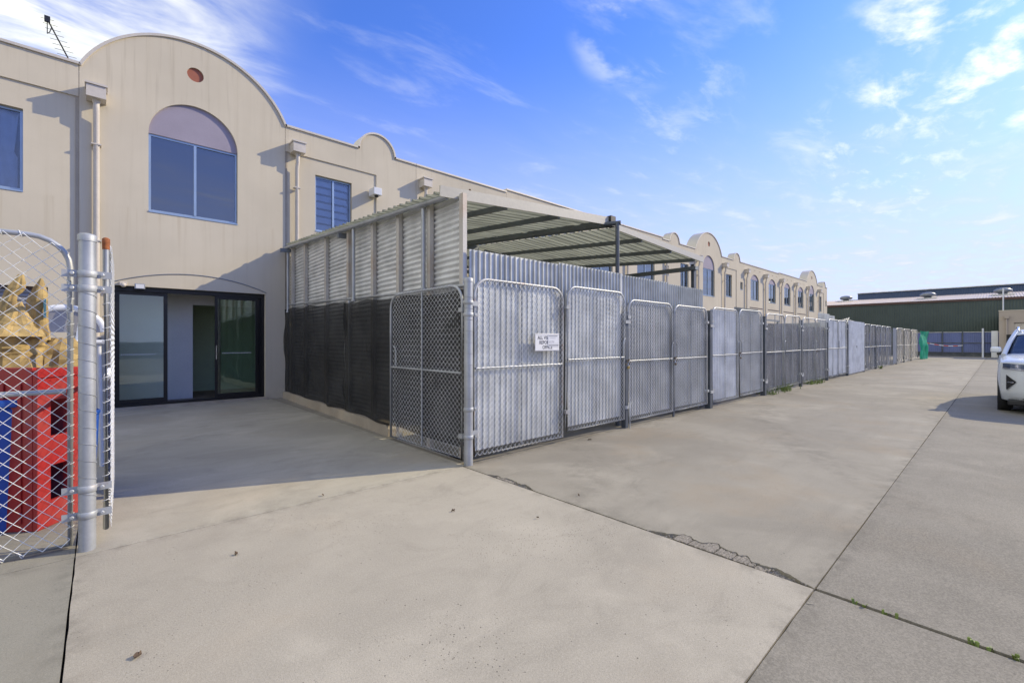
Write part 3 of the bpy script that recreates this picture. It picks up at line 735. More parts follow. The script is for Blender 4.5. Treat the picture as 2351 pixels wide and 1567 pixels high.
GCL = cloth_grid(GW-.05, 1.74, Mt['cloth_grey'], 'shade_cloth', 3)
GCF = cloth_grid(GW-.05, GH-.06, Mt['cloth_grey'], 'shade_cloth', 8, .03)
GCK = cloth_grid(GW-.05, GH-.06, Mt['cloth'], 'shade_cloth', 12, .02)
def handle_mesh(side):
    x = GW-.02 if side > 0 else .02
    m = MB(); m.tube([(x, 0, 1.30)] + [(x-side*(.055*math.sin(R(a))), 0, 1.20+.10*math.cos(R(a))) for a in (20, 50, 80, 110)] + [(x-side*.055, 0, 1.02)], .011, 8); return m.mesh('handle', Mt['galv'])
HM = {1: handle_mesh(1), -1: handle_mesh(-1)}
HG = MB().box(-.05,.03,-.035,.035,0,.05).mesh('hinge', Mt['galv_dull'])
LEGM = MB().tube([(0,0,0),(0,0,-.30)], .009, 6).mesh('drop_bolt', Mt['galv_dull'])
def make_gate(label, x0, x1, z0, z1, backing, hinge, y=FY, dy=0.0, rust=False, group='chain link gates along the yard front', lace=True, handle=True):
    t = thing('chain_link_gate', label, 'gate', (x0, y, z0), math.atan2(dy, x1-x0), group)
    rg = random.Random(int(x0*100)); t.rotation_euler[0] = R(rg.uniform(-.7, .5)); t.rotation_euler[1] = R(rg.uniform(-.35, .35))
    s = (math.hypot(x1-x0, dy)/GW, 1, (z1-z0)/GH)
    inst(GFR if rust else GF, 'frame', t, scale=s); inst(GM, 'mid_rail', t, scale=s); inst(GB, 'centre_bar', t, scale=s)
    cl = inst(GC if x0 < 12 else GC2 if x0 < 24 else GC3, 'chain_link', t, (0, -.020, 0), scale=s)
    if lace: stuff(inst(GL, 'lacing_wire', t, scale=s))
    if backing == 'sheet': inst(GS, 'backing_sheet', t, (.025*s[0], .045, .05), scale=s)
    if backing == 'dull': inst(GSL, 'backing_sheet', t, (.025*s[0], .045, .05), scale=s)
    if backing == 'white': inst(GSW, 'backing_sheet', t, (.025*s[0], .045, .03), scale=s)
    if backing == 'cloth': inst(GCL, 'shade_cloth', t, (.025*s[0], .045, .04), scale=s)
    if backing == 'fullcloth': inst(GCF, 'shade_cloth', t, (.025*s[0], .045, .03), scale=s)
    if backing == 'black': inst(GCK, 'shade_cloth', t, (.025*s[0], .06, .03), scale=s)
    if handle: inst(HM[-hinge], 'handle', t, (0, -.03, 0), scale=s)
    W = math.hypot(x1-x0, dy)
    for z in (.25, GH-.32): inst(HG, 'hinge', t, (0 if hinge < 0 else W, 0, z*s[2]))
    return t
G1 = make_gate('chain link gate with rusty top rail and a white lettered sign', 3.235, 4.83, .085, 2.175, 'sheet', -1, dy=.02, rust=True, handle=False)
G2 = make_gate('chain link gate between the signed gate and the brass padlock', 4.90, 6.34, .15, 2.215, 'sheet', -1)
G3 = make_gate('chain link gate right after the brass padlock, third from the corner post', 6.465, 7.955, .11, 2.12, 'dull', -1)
G4 = make_gate('chain link gate before the charcoal post, fourth from the corner post', 8.02, 9.43, .11, 2.11, 'dull', 1)
G5 = make_gate('brightest silver chain link gate, fifth from the corner post', 9.69, 11.09, .11, 2.15, 'white', -1)
G6 = make_gate('darker grey chain link gate hung next to the brightest silver gate', 11.17, 12.69, .12, 2.17, 'dull', 1)
G7 = make_gate('chain link gate with grey cloth and weeds at its foot', 12.96, 14.46, .12, 2.15, 'cloth', -1, lace=False)
G8 = make_gate('cloth-backed chain link gate second of the four with open tops', 14.50, 15.98, .12, 2.16, 'cloth', 1, lace=False)
G9 = make_gate('cloth-backed chain link gate third of the four with open tops', 16.17, 17.62, .12, 2.15, 'cloth', -1, lace=False)
G10 = make_gate('cloth-backed chain link gate last of the four with open tops', 17.66, 19.10, .12, 2.15, 'cloth', 1, lace=False)
G11 = make_gate('corrugated-backed chain link gate just past the open-topped cloth gates', 19.30, 20.75, .11, 2.20, 'white', -1, lace=False)
G12 = make_gate('corrugated-backed chain link gate beside the plain white corrugated panel', 20.80, 22.24, .11, 2.20, 'white', 1, lace=False)
far = [25.70, 27.15, 28.60, 30.06, 31.55, 33.05, 35.18, 38.26, 41.63]
farl = ['first grey cloth gate past the plain white corrugated panel', 'second grey cloth gate past the plain white corrugated panel', 'third grey cloth gate past the plain white corrugated panel',
        'fourth grey cloth gate past the plain white corrugated panel', 'fifth grey cloth gate past the plain white corrugated panel', None, 'third gate back from the green netting, grey cloth behind wire', 'second gate back from the green netting, grey cloth behind wire', 'farthest chain link gate, right beside the green netting']
for i, x in enumerate(far):
    if i == 5: continue
    x1 = far[i+1]-.06 if i < len(far)-1 else 45.2
    make_gate(farl[i], x, x1, .10, 2.17, 'fullcloth', -1, lace=False, handle=False)
pn = thing('corrugated_barrier', 'narrow grey sheet panel filling the gap in the far gates', 'panel', (33.75, FY, .06))
inst(sine_sheet(1.3, 2.08, .076, .012, Mt['zinc_lo'], 'corrugated_sheet', 6), 'corrugated_sheet', pn)
# visitor sign on the first gate
sg = thing('lettered_sign', 'white sign with black lettering wired to the rusty topped gate', 'sign', (4.215, FY-.045, 1.30))
MB().box(0,.47,-.004,.004,0,.235).build('plate', Mt['sign'], sg, bevel=.003)
MB().box(.012,.458,-.0075,-.0042,.224,.229).box(.012,.458,-.0075,-.0042,.006,.011).build('border', Mt['ink_grey'], sg)
def text(body, size, loc, parent, mat, rotz=0, name='lettering', align='LEFT', sx=1, thick=.0004):
    c = bpy.data.curves.new(name, 'FONT'); c.body = body; c.size = size; c.extrude = thick; c.align_x = align; c.offset = size*.008
    tmp = bpy.data.objects.new('tmp', c); COL.objects.link(tmp)
    dg = bpy.context.evaluated_depsgraph_get(); me = bpy.data.meshes.new_from_object(tmp.evaluated_get(dg)); bpy.data.objects.remove(tmp)
    me.materials.clear(); me.materials.append(mat)
    o = bpy.data.objects.new(name, me); COL.objects.link(o); o.parent = parent; o.location = loc; o.rotation_euler = (R(90), 0, rotz); o.scale = (sx, 1, 1); return o
for s_, x, z in (('ALL VISITORS', .045, .158), ('REPORT TO', .075, .095), ('OFFICE', .135, .030)): text(s_, .066, (x, -.0052, z), sg, Mt['ink'], sx=.92)
st = MB().box(.245,.455,-.0085,-.0062,.062,.218).build('sticker', Mt['sticker'], sg)
text('CCTV', .036, (.262, -.0092, .112), st, Mt['ink_grey'], sx=1.1)
b = MB()
for z, x0_, x1_, h in ((.196,.255,.43,.013),(.182,.27,.40,.003),(.170,.28,.39,.003),(.100,.255,.45,.003),(.070,.255,.45,.016)): b.box(x0_,x1_,-.0096,-.0088,z,z+h)
b.build('small_print', Mt['ink_grey'], st)
# posts
def round_post(label, x, y, r, h, group=None, cap=True):
    t = thing('round_post', label, 'post', (x, y, 0), 0, group)
    MB().tube([(0,0,-.05),(0,0,h)], r, 20).build('shaft', Mt['galv'], t)
    if cap: MB().lathe([(r+.004,-.03),(r+.005,.012),(r*.85,.022),(r*.3,.028)], (0,0,h), 20).build('cap', Mt['galv_dull'], t)
    return t
def bands(t, zs, r, dirs):
    for z in zs:
        m = MB(); m.lathe([(r+.002,0),(r+.007,.004),(r+.007,.044),(r+.002,.048)], (0,0,z), 20)
        for dx, dy_ in dirs: m.obox((dx*(r+.035), dy_*(r+.035), z+.024), (abs(dx)*.04+.006,0,0), (0,abs(dy_)*.04+.006,0), (0,0,.024))
        m.build('hinge_band', Mt['galv_dull'], t)
        for dx, dy_ in dirs: MB().lathe([(.013,0),(.013,-.012),(.008,-.016)], (dx*(r+.03)+(0 if abs(dx)>.5 else -.006), -.014-(0 if abs(dx) > .5 else r), z+.024), 8, 'y', False).build('bolt', Mt['galv'], t)
def wraps(t, r, z0, z1, pitch, mat, tilt=.35, wr=.0028):
    m = MB(); z = z0
    while z < z1:
        m.tube([((r+.002)*math.cos(a), (r+.002)*math.sin(a), z+tilt*r*math.sin(a*.5)) for a in [i*math.pi/8 for i in range(17)]], wr, 3, caps=False); z += pitch
    stuff(m.build('tie_wire', mat, t))
cp = round_post('thick galvanised corner post where the side fence meets the gates', 3.155, FY, .052, 2.15)
bands(cp, (.30, .62, 1.72, 1.86), .052, ((1,0),)); wraps(cp, .052, .5, 2.0, .13, Mt['galv_dull'])
lp = round_post('thick galvanised gate post close on the left', -.062, 4.28, .046, 2.16)
bands(lp, (.22, .40, 1.78, 1.88), .046, ((1,0),(-1,0))); wraps(lp, .046, .36, 1.75, .115, Mt['galv_dull'], .9, .0026)
def square_post(label, x, h=2.08, w_=.10):
    t = thing('square_post', label, 'post', (x, FY+.02, 0), 0, 'charcoal posts between the gates')
    MB().box(-w_/2,w_/2,-w_/2,w_/2,-.05,h).build('shaft', Mt['post_dark'], t, bevel=.006); MB().box(-w_/2-.004,w_/2+.004,-w_/2-.004,w_/2+.004,h,h+.012).build('cap', Mt['post_dark'], t)
    for z in (.32, 1.72): MB().box(-.075,.075,-w_/2-.025,-w_/2-.002,z,z+.05).build('hinge_plate', Mt['galv_dull'], t)
sq = [(6.40, 'charcoal square post behind the brass padlock'), (9.56, 'wide charcoal post left of the brightest silver gate'), (12.83, 'charcoal post where the open-topped cloth gates begin'),
      (16.07, 'charcoal post midway along the four open-topped cloth gates'), (19.20, 'charcoal post after the four open-topped cloth gates'), (22.38, 'charcoal post at near edge of the white corrugated panel'), (25.62, 'charcoal post at far edge of the white corrugated panel'),
      (28.54, 'charcoal post between second and third far cloth gates'), (35.10, 'charcoal post beside the gap in the far gates'), (38.20, 'charcoal post between the two gates before the last one'), (41.57, 'farthest charcoal post, before the last gate')]
for x, l in sq: square_post(l, x, 2.06 if x > 8 else 1.9, .12 if 9 < x < 13 else .085)
square = None
ra = thing('round_post', 'slim galvanised stop post between third and fourth gates', 'post', (7.988, FY, 0)); MB().tube([(0,0,-.05),(0,0,2.0)], .022, 10).build('shaft', Mt['post_dark'], ra)
# padlocks
def padlock(label, x, z, mat, chain=True):
    t = thing('padlock', label, 'padlock', (x, FY-.05, z))
    MB().box(-.022,.022,-.013,.013,-.045,0).build('body', mat, t, bevel=.004)
    MB().tube([(-.014,0,0),(-.014,0,.03),(-.007,0,.042),(.007,0,.042),(.014,0,.03),(.014,0,0)], .004, 6).build('shackle', Mt['chrome'], t)
    if chain:
        m = MB()
        for i in range(7):
            a = math.pi*(i/6); c = Vector((.05*math.cos(a), .012*(-1)**i, .035+.07*math.sin(a)))
            m.lathe([(.010,-.003),(.014,-.003),(.014,.003),(.010,.003)], c, 8, 'y' if i % 2 else 'x')
        m.build('chain', Mt['chain'], t)
padlock('brass padlock and chain on the charcoal post after the second gate', 6.40, 1.02, Mt['brass'])
padlock('dark padlock and chain where third and fourth gates meet', 7.99, 1.02, Mt['chain'])
padlock('padlock and chain joining the brightest silver gate to its neighbour', 11.13, 1.05, Mt['chain'])
padlock('small silver padlock on the middle open-topped cloth gates', 17.64, .98, Mt['chrome'])
db = thing('drop_bolt', 'thin steel drop bolt at the foot of the second gate', 'bolt', (6.40, FY-.075, 0)); MB().tube([(.07,0,.42),(0,0,.42),(0,0,.0)], .008, 8).build('rod', Mt['galv_dull'], db)
# plain corrugated panel
cpn = thing('corrugated_barrier', 'plain white corrugated panel without mesh between charcoal posts', 'panel', (22.46, FY, .06), 0)
CS = sine_sheet(1.03, 2.18, .2575, .034, Mt['zinc_white'], 'corrugated_sheet')
for i in range(3): inst(CS, 'corrugated_sheet', cpn, (i*1.032, .002*i, 0))
MB().box(1.45,1.53,-.03,-.018,1.05,1.15).build('latch', Mt['car_black'], cpn)
gc = thing('shade_netting', 'bright green netting draped over the far fence end', 'netting', (45.2, FY-.25, .02), 0)
mm = MB(); nx, nz = 24, 24; vs = []
for i in range(nx+1):
    for j in range(nz+1):
        u, v = i/nx, j/nz; vs.append((u*2.2+.25*noise.noise(Vector((u*3, v*3, 2))), -.25*u+.2*noise.noise(Vector((u*6, v*2.4, 9)))+.1, v*2.12-.05*math.sin(u*3)))
mm.add(vs, [(i*(nz+1)+j, (i+1)*(nz+1)+j, (i+1)*(nz+1)+j+1, i*(nz+1)+j+1) for i in range(nx) for j in range(nz)], True).build('net', Mt['cloth_green'], gc)

# ------------------------------------------------------------------ side fence, shade cloth, kerb, open gates
def fx(y): return 3.215 + .033*(y-4.2)
sf = thing('side_fence', 'black shade cloth side fence along the driveway', 'fence', (0,0,0))
def cloth_side(y0, y1, seed, zb=.17):
    nx, nz = 60, 34; vs = []
    for i in range(nx+1):
        for j in range(nz+1):
            u, v = i/nx, j/nz; y = y0+(y1-y0)*u
            ztop = 2.10+.025*(y-6.2)-.035*abs(math.sin(u*9+seed))*(1 if v == 1 else 0)
            zlo = zb+.03*noise.noise(Vector((y*1.5, seed, 0)))
            am = .032+.03*min(1, max(0, (y-6.1)*2)); d = -.055-am*noise.noise(Vector((y*1.3, v*2.2, seed)))-am*noise.noise(Vector((y*1.2+v*2.5, y*.8-v*3.4, seed+3)))-.02*math.sin((y*1.1+v*3.2)*2.2)*v*(1-v)*2
            vs.append((fx(y)+d, y, zlo+(ztop-zlo)*v))
    return MB().add(vs, [(i*(nz+1)+j, (i+1)*(nz+1)+j, (i+1)*(nz+1)+j+1, i*(nz+1)+j+1) for i in range(nx) for j in range(nz)], True).build('shade_cloth', Mt['cloth'], sf)
cloth_side(8.06, 12.12, 2); cloth_side(4.25, 8.04, 6)
MB().tube([(fx(4.25),4.25,2.10),(fx(6.2),6.2,2.14),(fx(12.1),12.15,2.33)], .02, 8).build('top_rail', Mt['galv_dull'], sf)
for y in (8.05, 12.1): MB().tube([(fx(y)+.02,y,.05),(fx(y)+.02,y,2.18+.03*(y-8)/4)], .024, 10).build('fence_post', Mt['galv'], sf)
SC = chain_mesh(8.0, 1.98, .07, .0020, .0)
o = inst(SC, 'chain_link', sf, (fx(4.2)+.01, 4.2, .12), math.atan2(8, .033*8))
sh = o.data; 
kb = MB(); n = 50; vs = []
for i in range(n+1):
    y = 6.22+(12.19-6.22)*i/n; a = .012*noise.noise(Vector((y*2, 0, 3))); zt = .165+.008*noise.noise(Vector((y*3, 4, 0)))
    if i == 0: zt = .10
    vs += [(fx(y)-.10+a, y, -.03), (fx(y)-.085+a, y, zt), (fx(y)+.10, y, zt), (fx(y)+.10, y, -.03)]
kb.add(vs, [(4*i+k, 4*i+(k+1) % 4, 4*i+4+(k+1) % 4, 4*i+4+k) for i in range(n) for k in range(4)] + [(0,1,2,3), tuple(4*n+k for k in (3,2,1,0))])
tag(kb.build('concrete_kerb', Mt['kerb']), 'low worn concrete kerb below the black shade cloth', 'kerb')
SG = make_gate('open chain link gate folded back along the black shade cloth', 3.128, 3.135, .05, 2.10, None, -1, y=4.265, dy=1.76, group=None)
tag(SG, 'open chain link gate folded back along the black shade cloth', 'gate')
# left gate (closed) and the open leaf seen edge-on
def big_gate(label, loc, rz, W, H, wr):
    t = thing('chain_link_gate', label, 'gate', loc, rz)
    pth = frame_path(W, H, .20)
    MB().tube(pth, .0175, 12, closed=True).build('frame', Mt['galv'], t)
    MB().tube([(.02,0,1.07),(W-.02,0,1.07)], .0185, 10).build('mid_rail', Mt['galv'], t)
    m = chain_mesh(W, H, .088, wr, .20, 4); inst(m, 'chain_link', t, (.0, -.026, .0))
    m = MB()
    for z0 in (0, H, 1.07):
        x = .24
        while x < W-.2:
            m.tube([(x+a*.006, .0205*math.cos(a), z0+.0205*math.sin(a)) for a in [i*math.pi/4 for i in range(9)]], .0026, 4, caps=False); x += .088
    for z in [i*.088+.1 for i in range(int(H/.088)-3)]:
        for xx in (0, W): m.tube([(xx+.0195*math.cos(a), .0195*math.sin(a), z+a*.005) for a in [i*math.pi/4 for i in range(9)]], .0026, 4, caps=False)
    stuff(m.build('lacing_wire', Mt['wire'], t))
    return t
LG = big_gate('closed chain link gate in front of the red and blue plastic bins', (-1.70, 4.39, .025), 0, 1.55, 2.13, .0027)
OG = big_gate('open chain link gate leaf seen edge-on behind the thick post', (.035, 4.36, .10), R(88.3), 1.50, 2.06, .0014)
MB().lathe([(.021,0),(.023,.05),(.023,.075),(.012,.085)], (0,0,2.0), 14).build('rusty_cap', Mt['rust'], OG)
m = MB().tube([(0,0,1.7),(0,0,2.03)], .0185, 12).build('stile_top', Mt['galv'], OG)
for pt in ():
    pass

# ------------------------------------------------------------------ patio cover beside the driveway
pg = thing('patio_cover', 'ribbed metal patio roof with beige fascia on posts above the gates', 'canopy', (0,0,0))
RX0, RXM, RX1, RY0, RY1 = 3.07, 6.62, 10.13, 4.60, 12.16
def rz_(x, y):
    e = .072*(y-RY0)
    if x <= RXM: return 3.26+e + (3.50-3.26)*(x-RX0)/(RXM-RX0)
    return 3.44+e + (3.26-3.44)*(x-RXM-.1)/(RX1-RXM-.1)
RIB = [(0,0),(.14,0),(.152,.028),(.178,.028),(.19,0)]
def roof_sheet(xa, xb, y0, wd):
    prof = []; k = round(wd/.19)
    for i in range(k):
        prof += [(i*.19+a, h) for a, h in RIB[:-1]]
    prof.append((k*.19, 0)); n = len(prof); nx = 6; vs = []
    for s in (0,):
        for j in range(nx+1):
            for a, h in prof:
                y = y0+a; xs = xa+(.046*(y-RY0) if xa < 4 else 0); x = xs+(xb-xs)*j/nx
                vs.append((x, y, rz_(x, y)+h+s))
    fs = []
    for s in (0,):
        o = s*n*(nx+1)
        fs += [(o+j*n+i, o+j*n+i+1, o+(j+1)*n+i+1, o+(j+1)*n+i) for j in range(nx) for i in range(n-1)]
    MB().add(vs, fs).build('roof_sheet', Mt['roofsheet'], pg)
for i in range(10):
    roof_sheet(RX0, RXM, RY0+.02+i*.76, .76 if i < 9 else .57); roof_sheet(RXM+.10, RX1, RY0+.02+i*.76, .76 if i < 9 else .57)
def fascia(xa, xb, za, zb, h0, h1, y=RY0-.012):
    MB().add([(xa,y,za-h0),(xb,y,zb-h1),(xb,y,zb),(xa,y,za),(xa,y+.02,za-h0),(xb,y+.02,zb-h1),(xb,y+.02,zb),(xa,y+.02,za)],
             [(0,1,2,3),(7,6,5,4),(0,4,5,1),(3,2,6,7),(1,5,6,2),(0,3,7,4)]).build('fascia', Mt['fascia'], pg)
fascia(3.04, 6.56, 3.325, 3.585, .135, .14); fascia(6.76, RX1+.06, 3.495, 3.345, .10, .125)
MB().box(6.50,6.64,RY0-.06,RY0+.06,3.42,3.60).build('gutter_stop', Mt['car_black'], pg)
def purlin(x, h=.075, w_=.045, dz=.004):
    y0, y1 = RY0+.03, RY1
    m = MB(); za, zb = rz_(x, y0)-dz, rz_(x, y1)-dz
    m.add([(x-w_/2,y0,za-h),(x+w_/2,y0,za-h),(x+w_/2,y0,za),(x-w_/2,y0,za),(x-w_/2,y1,zb-h),(x+w_/2,y1,zb-h),(x+w_/2,y1,zb),(x-w_/2,y1,zb)],
          [(0,1,2,3),(7,6,5,4),(0,4,5,1),(1,5,6,2),(2,6,7,3),(3,7,4,0)]).build('purlin', Mt['purlin'], pg)
for x in (4.15, 5.25, 6.30, 6.56, 7.62, 8.75, 9.81): purlin(x)
for y in (8.3, 11.9):
    for xa, xb in ((3.25, 6.55), (6.75, 10.1)):
        m = MB(); za, zb = rz_(xa, y)-.11, rz_(xb, y)-.11
        m.add([(xa,y-.03,za-.09),(xb,y-.03,zb-.09),(xb,y+.03,zb-.09),(xa,y+.03,za-.09),(xa,y-.03,za),(xb,y-.03,zb),(xb,y+.03,zb),(xa,y+.03,za)],
              [(3,2,1,0),(4,5,6,7),(0,1,5,4),(1,2,6,5),(2,3,7,6),(3,0,4,7)]).build('rafter', Mt['purlin'], pg)
# side beam pipe under the sheet ends, with its three uprights
MB().tube([(3.155+.038*(y-RY0), y, rz_(RX0, y)-.045) for y in (4.62, 8.4, 12.15)], .036, 12).build('edge_beam', Mt['galv'], pg)
for y in (5.27, 7.72, 11.95):
    MB().tube([(fx(y)-.03, y, 2.13), (fx(y)-.03, y, rz_(RX0, y)-.07)], .031, 12).build('upright', Mt['galv'], pg)
    MB().lathe([(.05,0),(.05,.01),(.034,.03)], (fx(y)-.03, y, 2.13), 12).build('upright_foot', Mt['galv_dull'], pg)
# front column with bracket, right hand uprights
MB().tube([(6.48,4.40,.0),(6.48,4.40,3.44)], .034, 12).build('column', Mt['post_dark'], pg)
MB().tube([(6.52,4.36,3.44),(6.40,4.62,3.44)], .038, 12).build('bracket', Mt['post_dark'], pg)
for x, y in ((10.0, 4.75), (10.0, 8.3), (10.0, 11.9), (6.5, 11.9), (8.7, 11.9)):
    MB().box(x-.035,x+.035,y-.035,y+.035,0,rz_(x, y)-.10).build('column', Mt['post_dark'], pg)
MB().box(9.9,10.05,RY0+.05,RY1,3.04,3.12).build('side_beam', Mt['purlin'], pg)
# corrugated screen under the left edge
scr = thing('corrugated_screen', 'horizontal corrugated screen wall with rust-topped studs under the patio roof', 'screen', (0,0,0))
SY = [4.42, 5.20, 6.10, 7.02, 8.10, 9.32, 10.72, 11.75]
def screen_panel(y0, y1):
    zs0, zmax = .22, rz_(RX0, y1)+.005; k = int((zmax-zs0)/.076*8); vs = []; cols = 4
    for c_ in range(cols+1):
        y = y0+(y1-y0)*c_/cols; top = rz_(RX0, y)-.012
        for i in range(k+1):
            z = min(zs0+(zmax-zs0)*i/k, top); vs.append((fx(y)+.085+.0135*math.sin(2*math.pi*(zs0+(zmax-zs0)*i/k)/.076), y, z))
    MB().add(vs, [(c_*(k+1)+i, (c_+1)*(k+1)+i, (c_+1)*(k+1)+i+1, c_*(k+1)+i+1) for c_ in range(cols) for i in range(k)], True).build('corrugated_sheet', Mt['zinc_white'], scr)
for a, b in zip(SY[:-1], SY[1:]): screen_panel(a, b)
screen_panel(11.75, 12.15)
for y in SY:
    wd = .042 if y > 4.5 else .038
    MB().box(fx(y)+.004,fx(y)+.064,y-wd,y+wd,.0,rz_(RX0, y)-.02).build('stud', Mt['stud'], scr)
# tall ribbed sheet fence behind the first gates
tf = thing('sheet_metal_fence', 'tall silver ribbed metal fence standing above the nearest gates', 'fence', (0,0,0))
for x0_, x1_, z in ((3.30,4.93,2.55),(4.935,6.55,2.575),(6.555,8.12,2.56),(8.125,9.62,2.535)):
    me = trap_sheet(x1_-x0_, z-.25, .0875, .022, Mt['zinc'], 'ribbed_sheet'); inst(me, 'ribbed_sheet', tf, (x0_, FY+.17+.004*(x0_ > 4), .25))
for z in (.6, 1.9): MB().box(3.30,9.62,FY+.185,FY+.225,z,z+.05).build('rail', Mt['galv_dull'], tf)
for x in (3.4, 6.5, 9.55): MB().box(x-.03,x+.03,FY+.226,FY+.28,0,2.45).build('fence_post', Mt['galv_dull'], tf)
tf2 = thing('sheet_metal_fence', 'short blue grey ribbed sheet rising behind the sixth gate', 'fence', (0,0,0))
inst(trap_sheet(1.7, 2.1, .0875, .022, Mt['zinc_lo'], 'ribbed_sheet'), 'ribbed_sheet', tf2, (12.0, 4.62, .2)); MB().box(12.0,13.7,4.64,4.68,1.9,1.95).build('rail', Mt['galv_dull'], tf2)
tf3 = thing('sheet_metal_fence', 'white ribbed sheets rising behind the gate before the plain panel', 'fence', (0,0,0))
for i in range(2): inst(trap_sheet(1.6, 2.35, .0875, .022, Mt['zinc_white'], 'ribbed_sheet'), 'ribbed_sheet', tf3, (19.35+i*1.75, 4.5+.2*i, .1))
MB().box(19.35,22.7,4.72,4.76,1.9,1.95).build('rail', Mt['galv_dull'], tf3)
# partition fences between the yards, seen through the mesh and under the patio roof
def partition(label, x, h):
    t = thing('partition_fence', label, 'fence', (x, 0, 0))
    for i in range(6): inst(PSH, 'corrugated_sheet', t, (0, 4.4+i*1.3, .08), R(90), scale=(1, 1, h/2.0))
    for z in (.5, 1.6): MB().box(.02,.06,4.4,12.1,z,z+.05).build('rail', Mt['galv_dull'], t)
PSH = sine_sheet(1.296, 2.0, .076, .009, Mt['zinc_lo'], 'corrugated_sheet', 6)
for x, h, l in ((9.75, 1.5, 'corrugated yard partition behind the wide charcoal post'), (12.86, 2.0, 'corrugated yard partition where the open-topped gates begin'), (19.22, 2.0, 'corrugated yard partition where the open-topped gates end'),
                (25.6, 2.05, 'corrugated yard partition at the far end of the white panel')): partition(l, x, h)
# horizontal slats behind the open-topped gates (a low deck rail)
rl = thing('timber_rail', 'low horizontal rail behind the open tops of the cloth gates', 'rail', (13.0, 4.75, 0))
for z in (1.90, 2.03): MB().box(0,3.0,0,.03,z,z+.045).build('rail_bar', Mt['purlin'], rl)
for x in (.05, 1.5, 2.95): MB().box(x-.03,x+.03,.031,.08,0,2.08).build('rail_post', Mt['purlin'], rl)
pa = thing('folded_frame', 'tangle of thin bent poles standing behind the far cloth gates', 'frame', (33.0, 6.0, 0))
for i in range(5): MB().tube([(-2+.3*i,0,0),(-1.8+.3*i,.2*i,2.2),(-.6,.1*i,2.75-.03*i),(1.0+.3*i,.3,2.65),(2.2+.25*i,.4,2.0),(2.3+.25*i,.4,0)], .022, 6).build('pole', Mt['galv_dull'], pa)

# ------------------------------------------------------------------ far end: blue fence, gate, green shed, taupe building
bf = thing('steel_boundary_fence', 'blue grey steel boundary fence closing off the yard end', 'fence', (56.0, 0, 0))
BS = trap_sheet(.78, 1.75, .13, .02, Mt['blue_fence'], 'fence_sheet')
y = -.1; i = 0
while y < 12:
    inst(BS, 'fence_sheet', bf, (0, y+.78, .35), R(-90)); y += .785; i += 1
for y in (-.1, .95, 2.22, 3.5, 4.6, 7, 9.5, 12): MB().box(-.09,-.02,y-.05,y+.05,0,2.2).build('fence_post', Mt['post_dark'], bf)
for z in (.30, 1.15, 2.1): MB().box(-.06,-.022,-.1,12,z,z+.07).build('rail', Mt['post_dark'] if z < 2 else Mt['galv'], bf)
MB().box(.03,.05,-.1,12,0,.33).build('kick_board', Mt['post_dark'], bf)
wp = thing('round_post', 'pale steel pole standing before the blue boundary fence', 'post', (53.6, .95, 0)); MB().tube([(0,0,0),(0,0,2.4)], .06, 10).build('shaft', Mt['white_plastic'], wp)
tp = thing('barrier_tape', 'orange and white barrier tape strung across the yard end', 'tape', (0,0,0))
for i in range(8):
    t0, t1 = i/8, (i+1)/8; P0 = lambda t: Vector((54.0+1.4*t, 4.5-2.3*t, 1.22-.30*math.sin(math.pi*t*.7)))
    a, b = P0(t0), P0(t1); MB().obox((a+b)/2, (b-a)/2, (.004,.002,0), (0,0,.035)).build('tape_stripe', Mt['tape'] if i % 2 == 0 else Mt['sticker'], tp)
shed = thing('warehouse_shed', 'dark green metal warehouse with fawn ribbed roof across the yard end', 'building', (59.0, 0, 0))
SW = trap_sheet(.76, 5.2, .19, .03, Mt['shed_green'], 'cladding_sheet')
for i in range(52): inst(SW, 'cladding_sheet', shed, (0, -18+(i+1)*.762, 0), R(-90))
MB().box(.01,.3,-18,21.6,0,5.19).build('wall_frame', Mt['shed_green'], shed)
MB().box(-.12,-.035,-18,21.6,5.02,5.22).build('gutter', Mt['maroon'], shed)
def shed_roof_sheet(wd, L, rise):
    xs = []; 
    for i in range(4): xs += [(i*.19+a, h*1.4) for a, h in RIB[:-1]]
    xs.append((.76, 0)); n = len(xs)
    vs = [(t*L, a, t*rise+h) for t in (0, 1) for a, h in xs]; vs += [(x_, y_, z_-.004) for x_, y_, z_ in vs]
    return MB().add(vs, [(i, i+1, n+i+1, n+i) for i in range(n-1)]+[(2*n+i, 3*n+i, 3*n+i+1, 2*n+i+1) for i in range(n-1)]).mesh('roof_sheet', Mt['shed_roof'])
SR = shed_roof_sheet(.76, 8.5, 1.05)
for i in range(52): inst(SR, 'roof_sheet', shed, (-.1, -18+i*.762, 5.23))
MB().box(8.3,20,-18,21.6,6.1,6.28).build('ridge_deck', Mt['shed_roof'], shed)
for i in range(38): 
    pass
CL = trap_sheet(.76, .75, .19, .03, Mt['shed_blue'], 'clerestory_sheet')
for i in range(39): inst(CL, 'clerestory_sheet', shed, (9.0, -18+(i+1)*.762, 6.29), R(-90))
MB().box(8.8,20,-18,11.75,7.045,7.13).build('clerestory_roof', Mt['zinc_white'], shed)
MB().box(9.05,20,11.6,11.7,6.29,7.04).build('clerestory_end', Mt['shed_blue'], shed)
def ventilator(label, y, x=3.6):
    t = thing('roof_ventilator', label, 'ventilator', (59.0+x, y, 5.23+1.05*(x+.1)/8.5), 0, 'ventilators on the warehouse roof')
    MB().lathe([(.30,-.1),(.30,.15),(.5,.2),(.62,.32),(.62,.45),(.45,.58),(.2,.64),(.05,.65)], (0,0,0), 16).build('turbine', Mt['cap_dark'], t)
    MB().box(-.7,.7,-.75,.75,-.08,.03).build('flashing', Mt['zinc'], t)
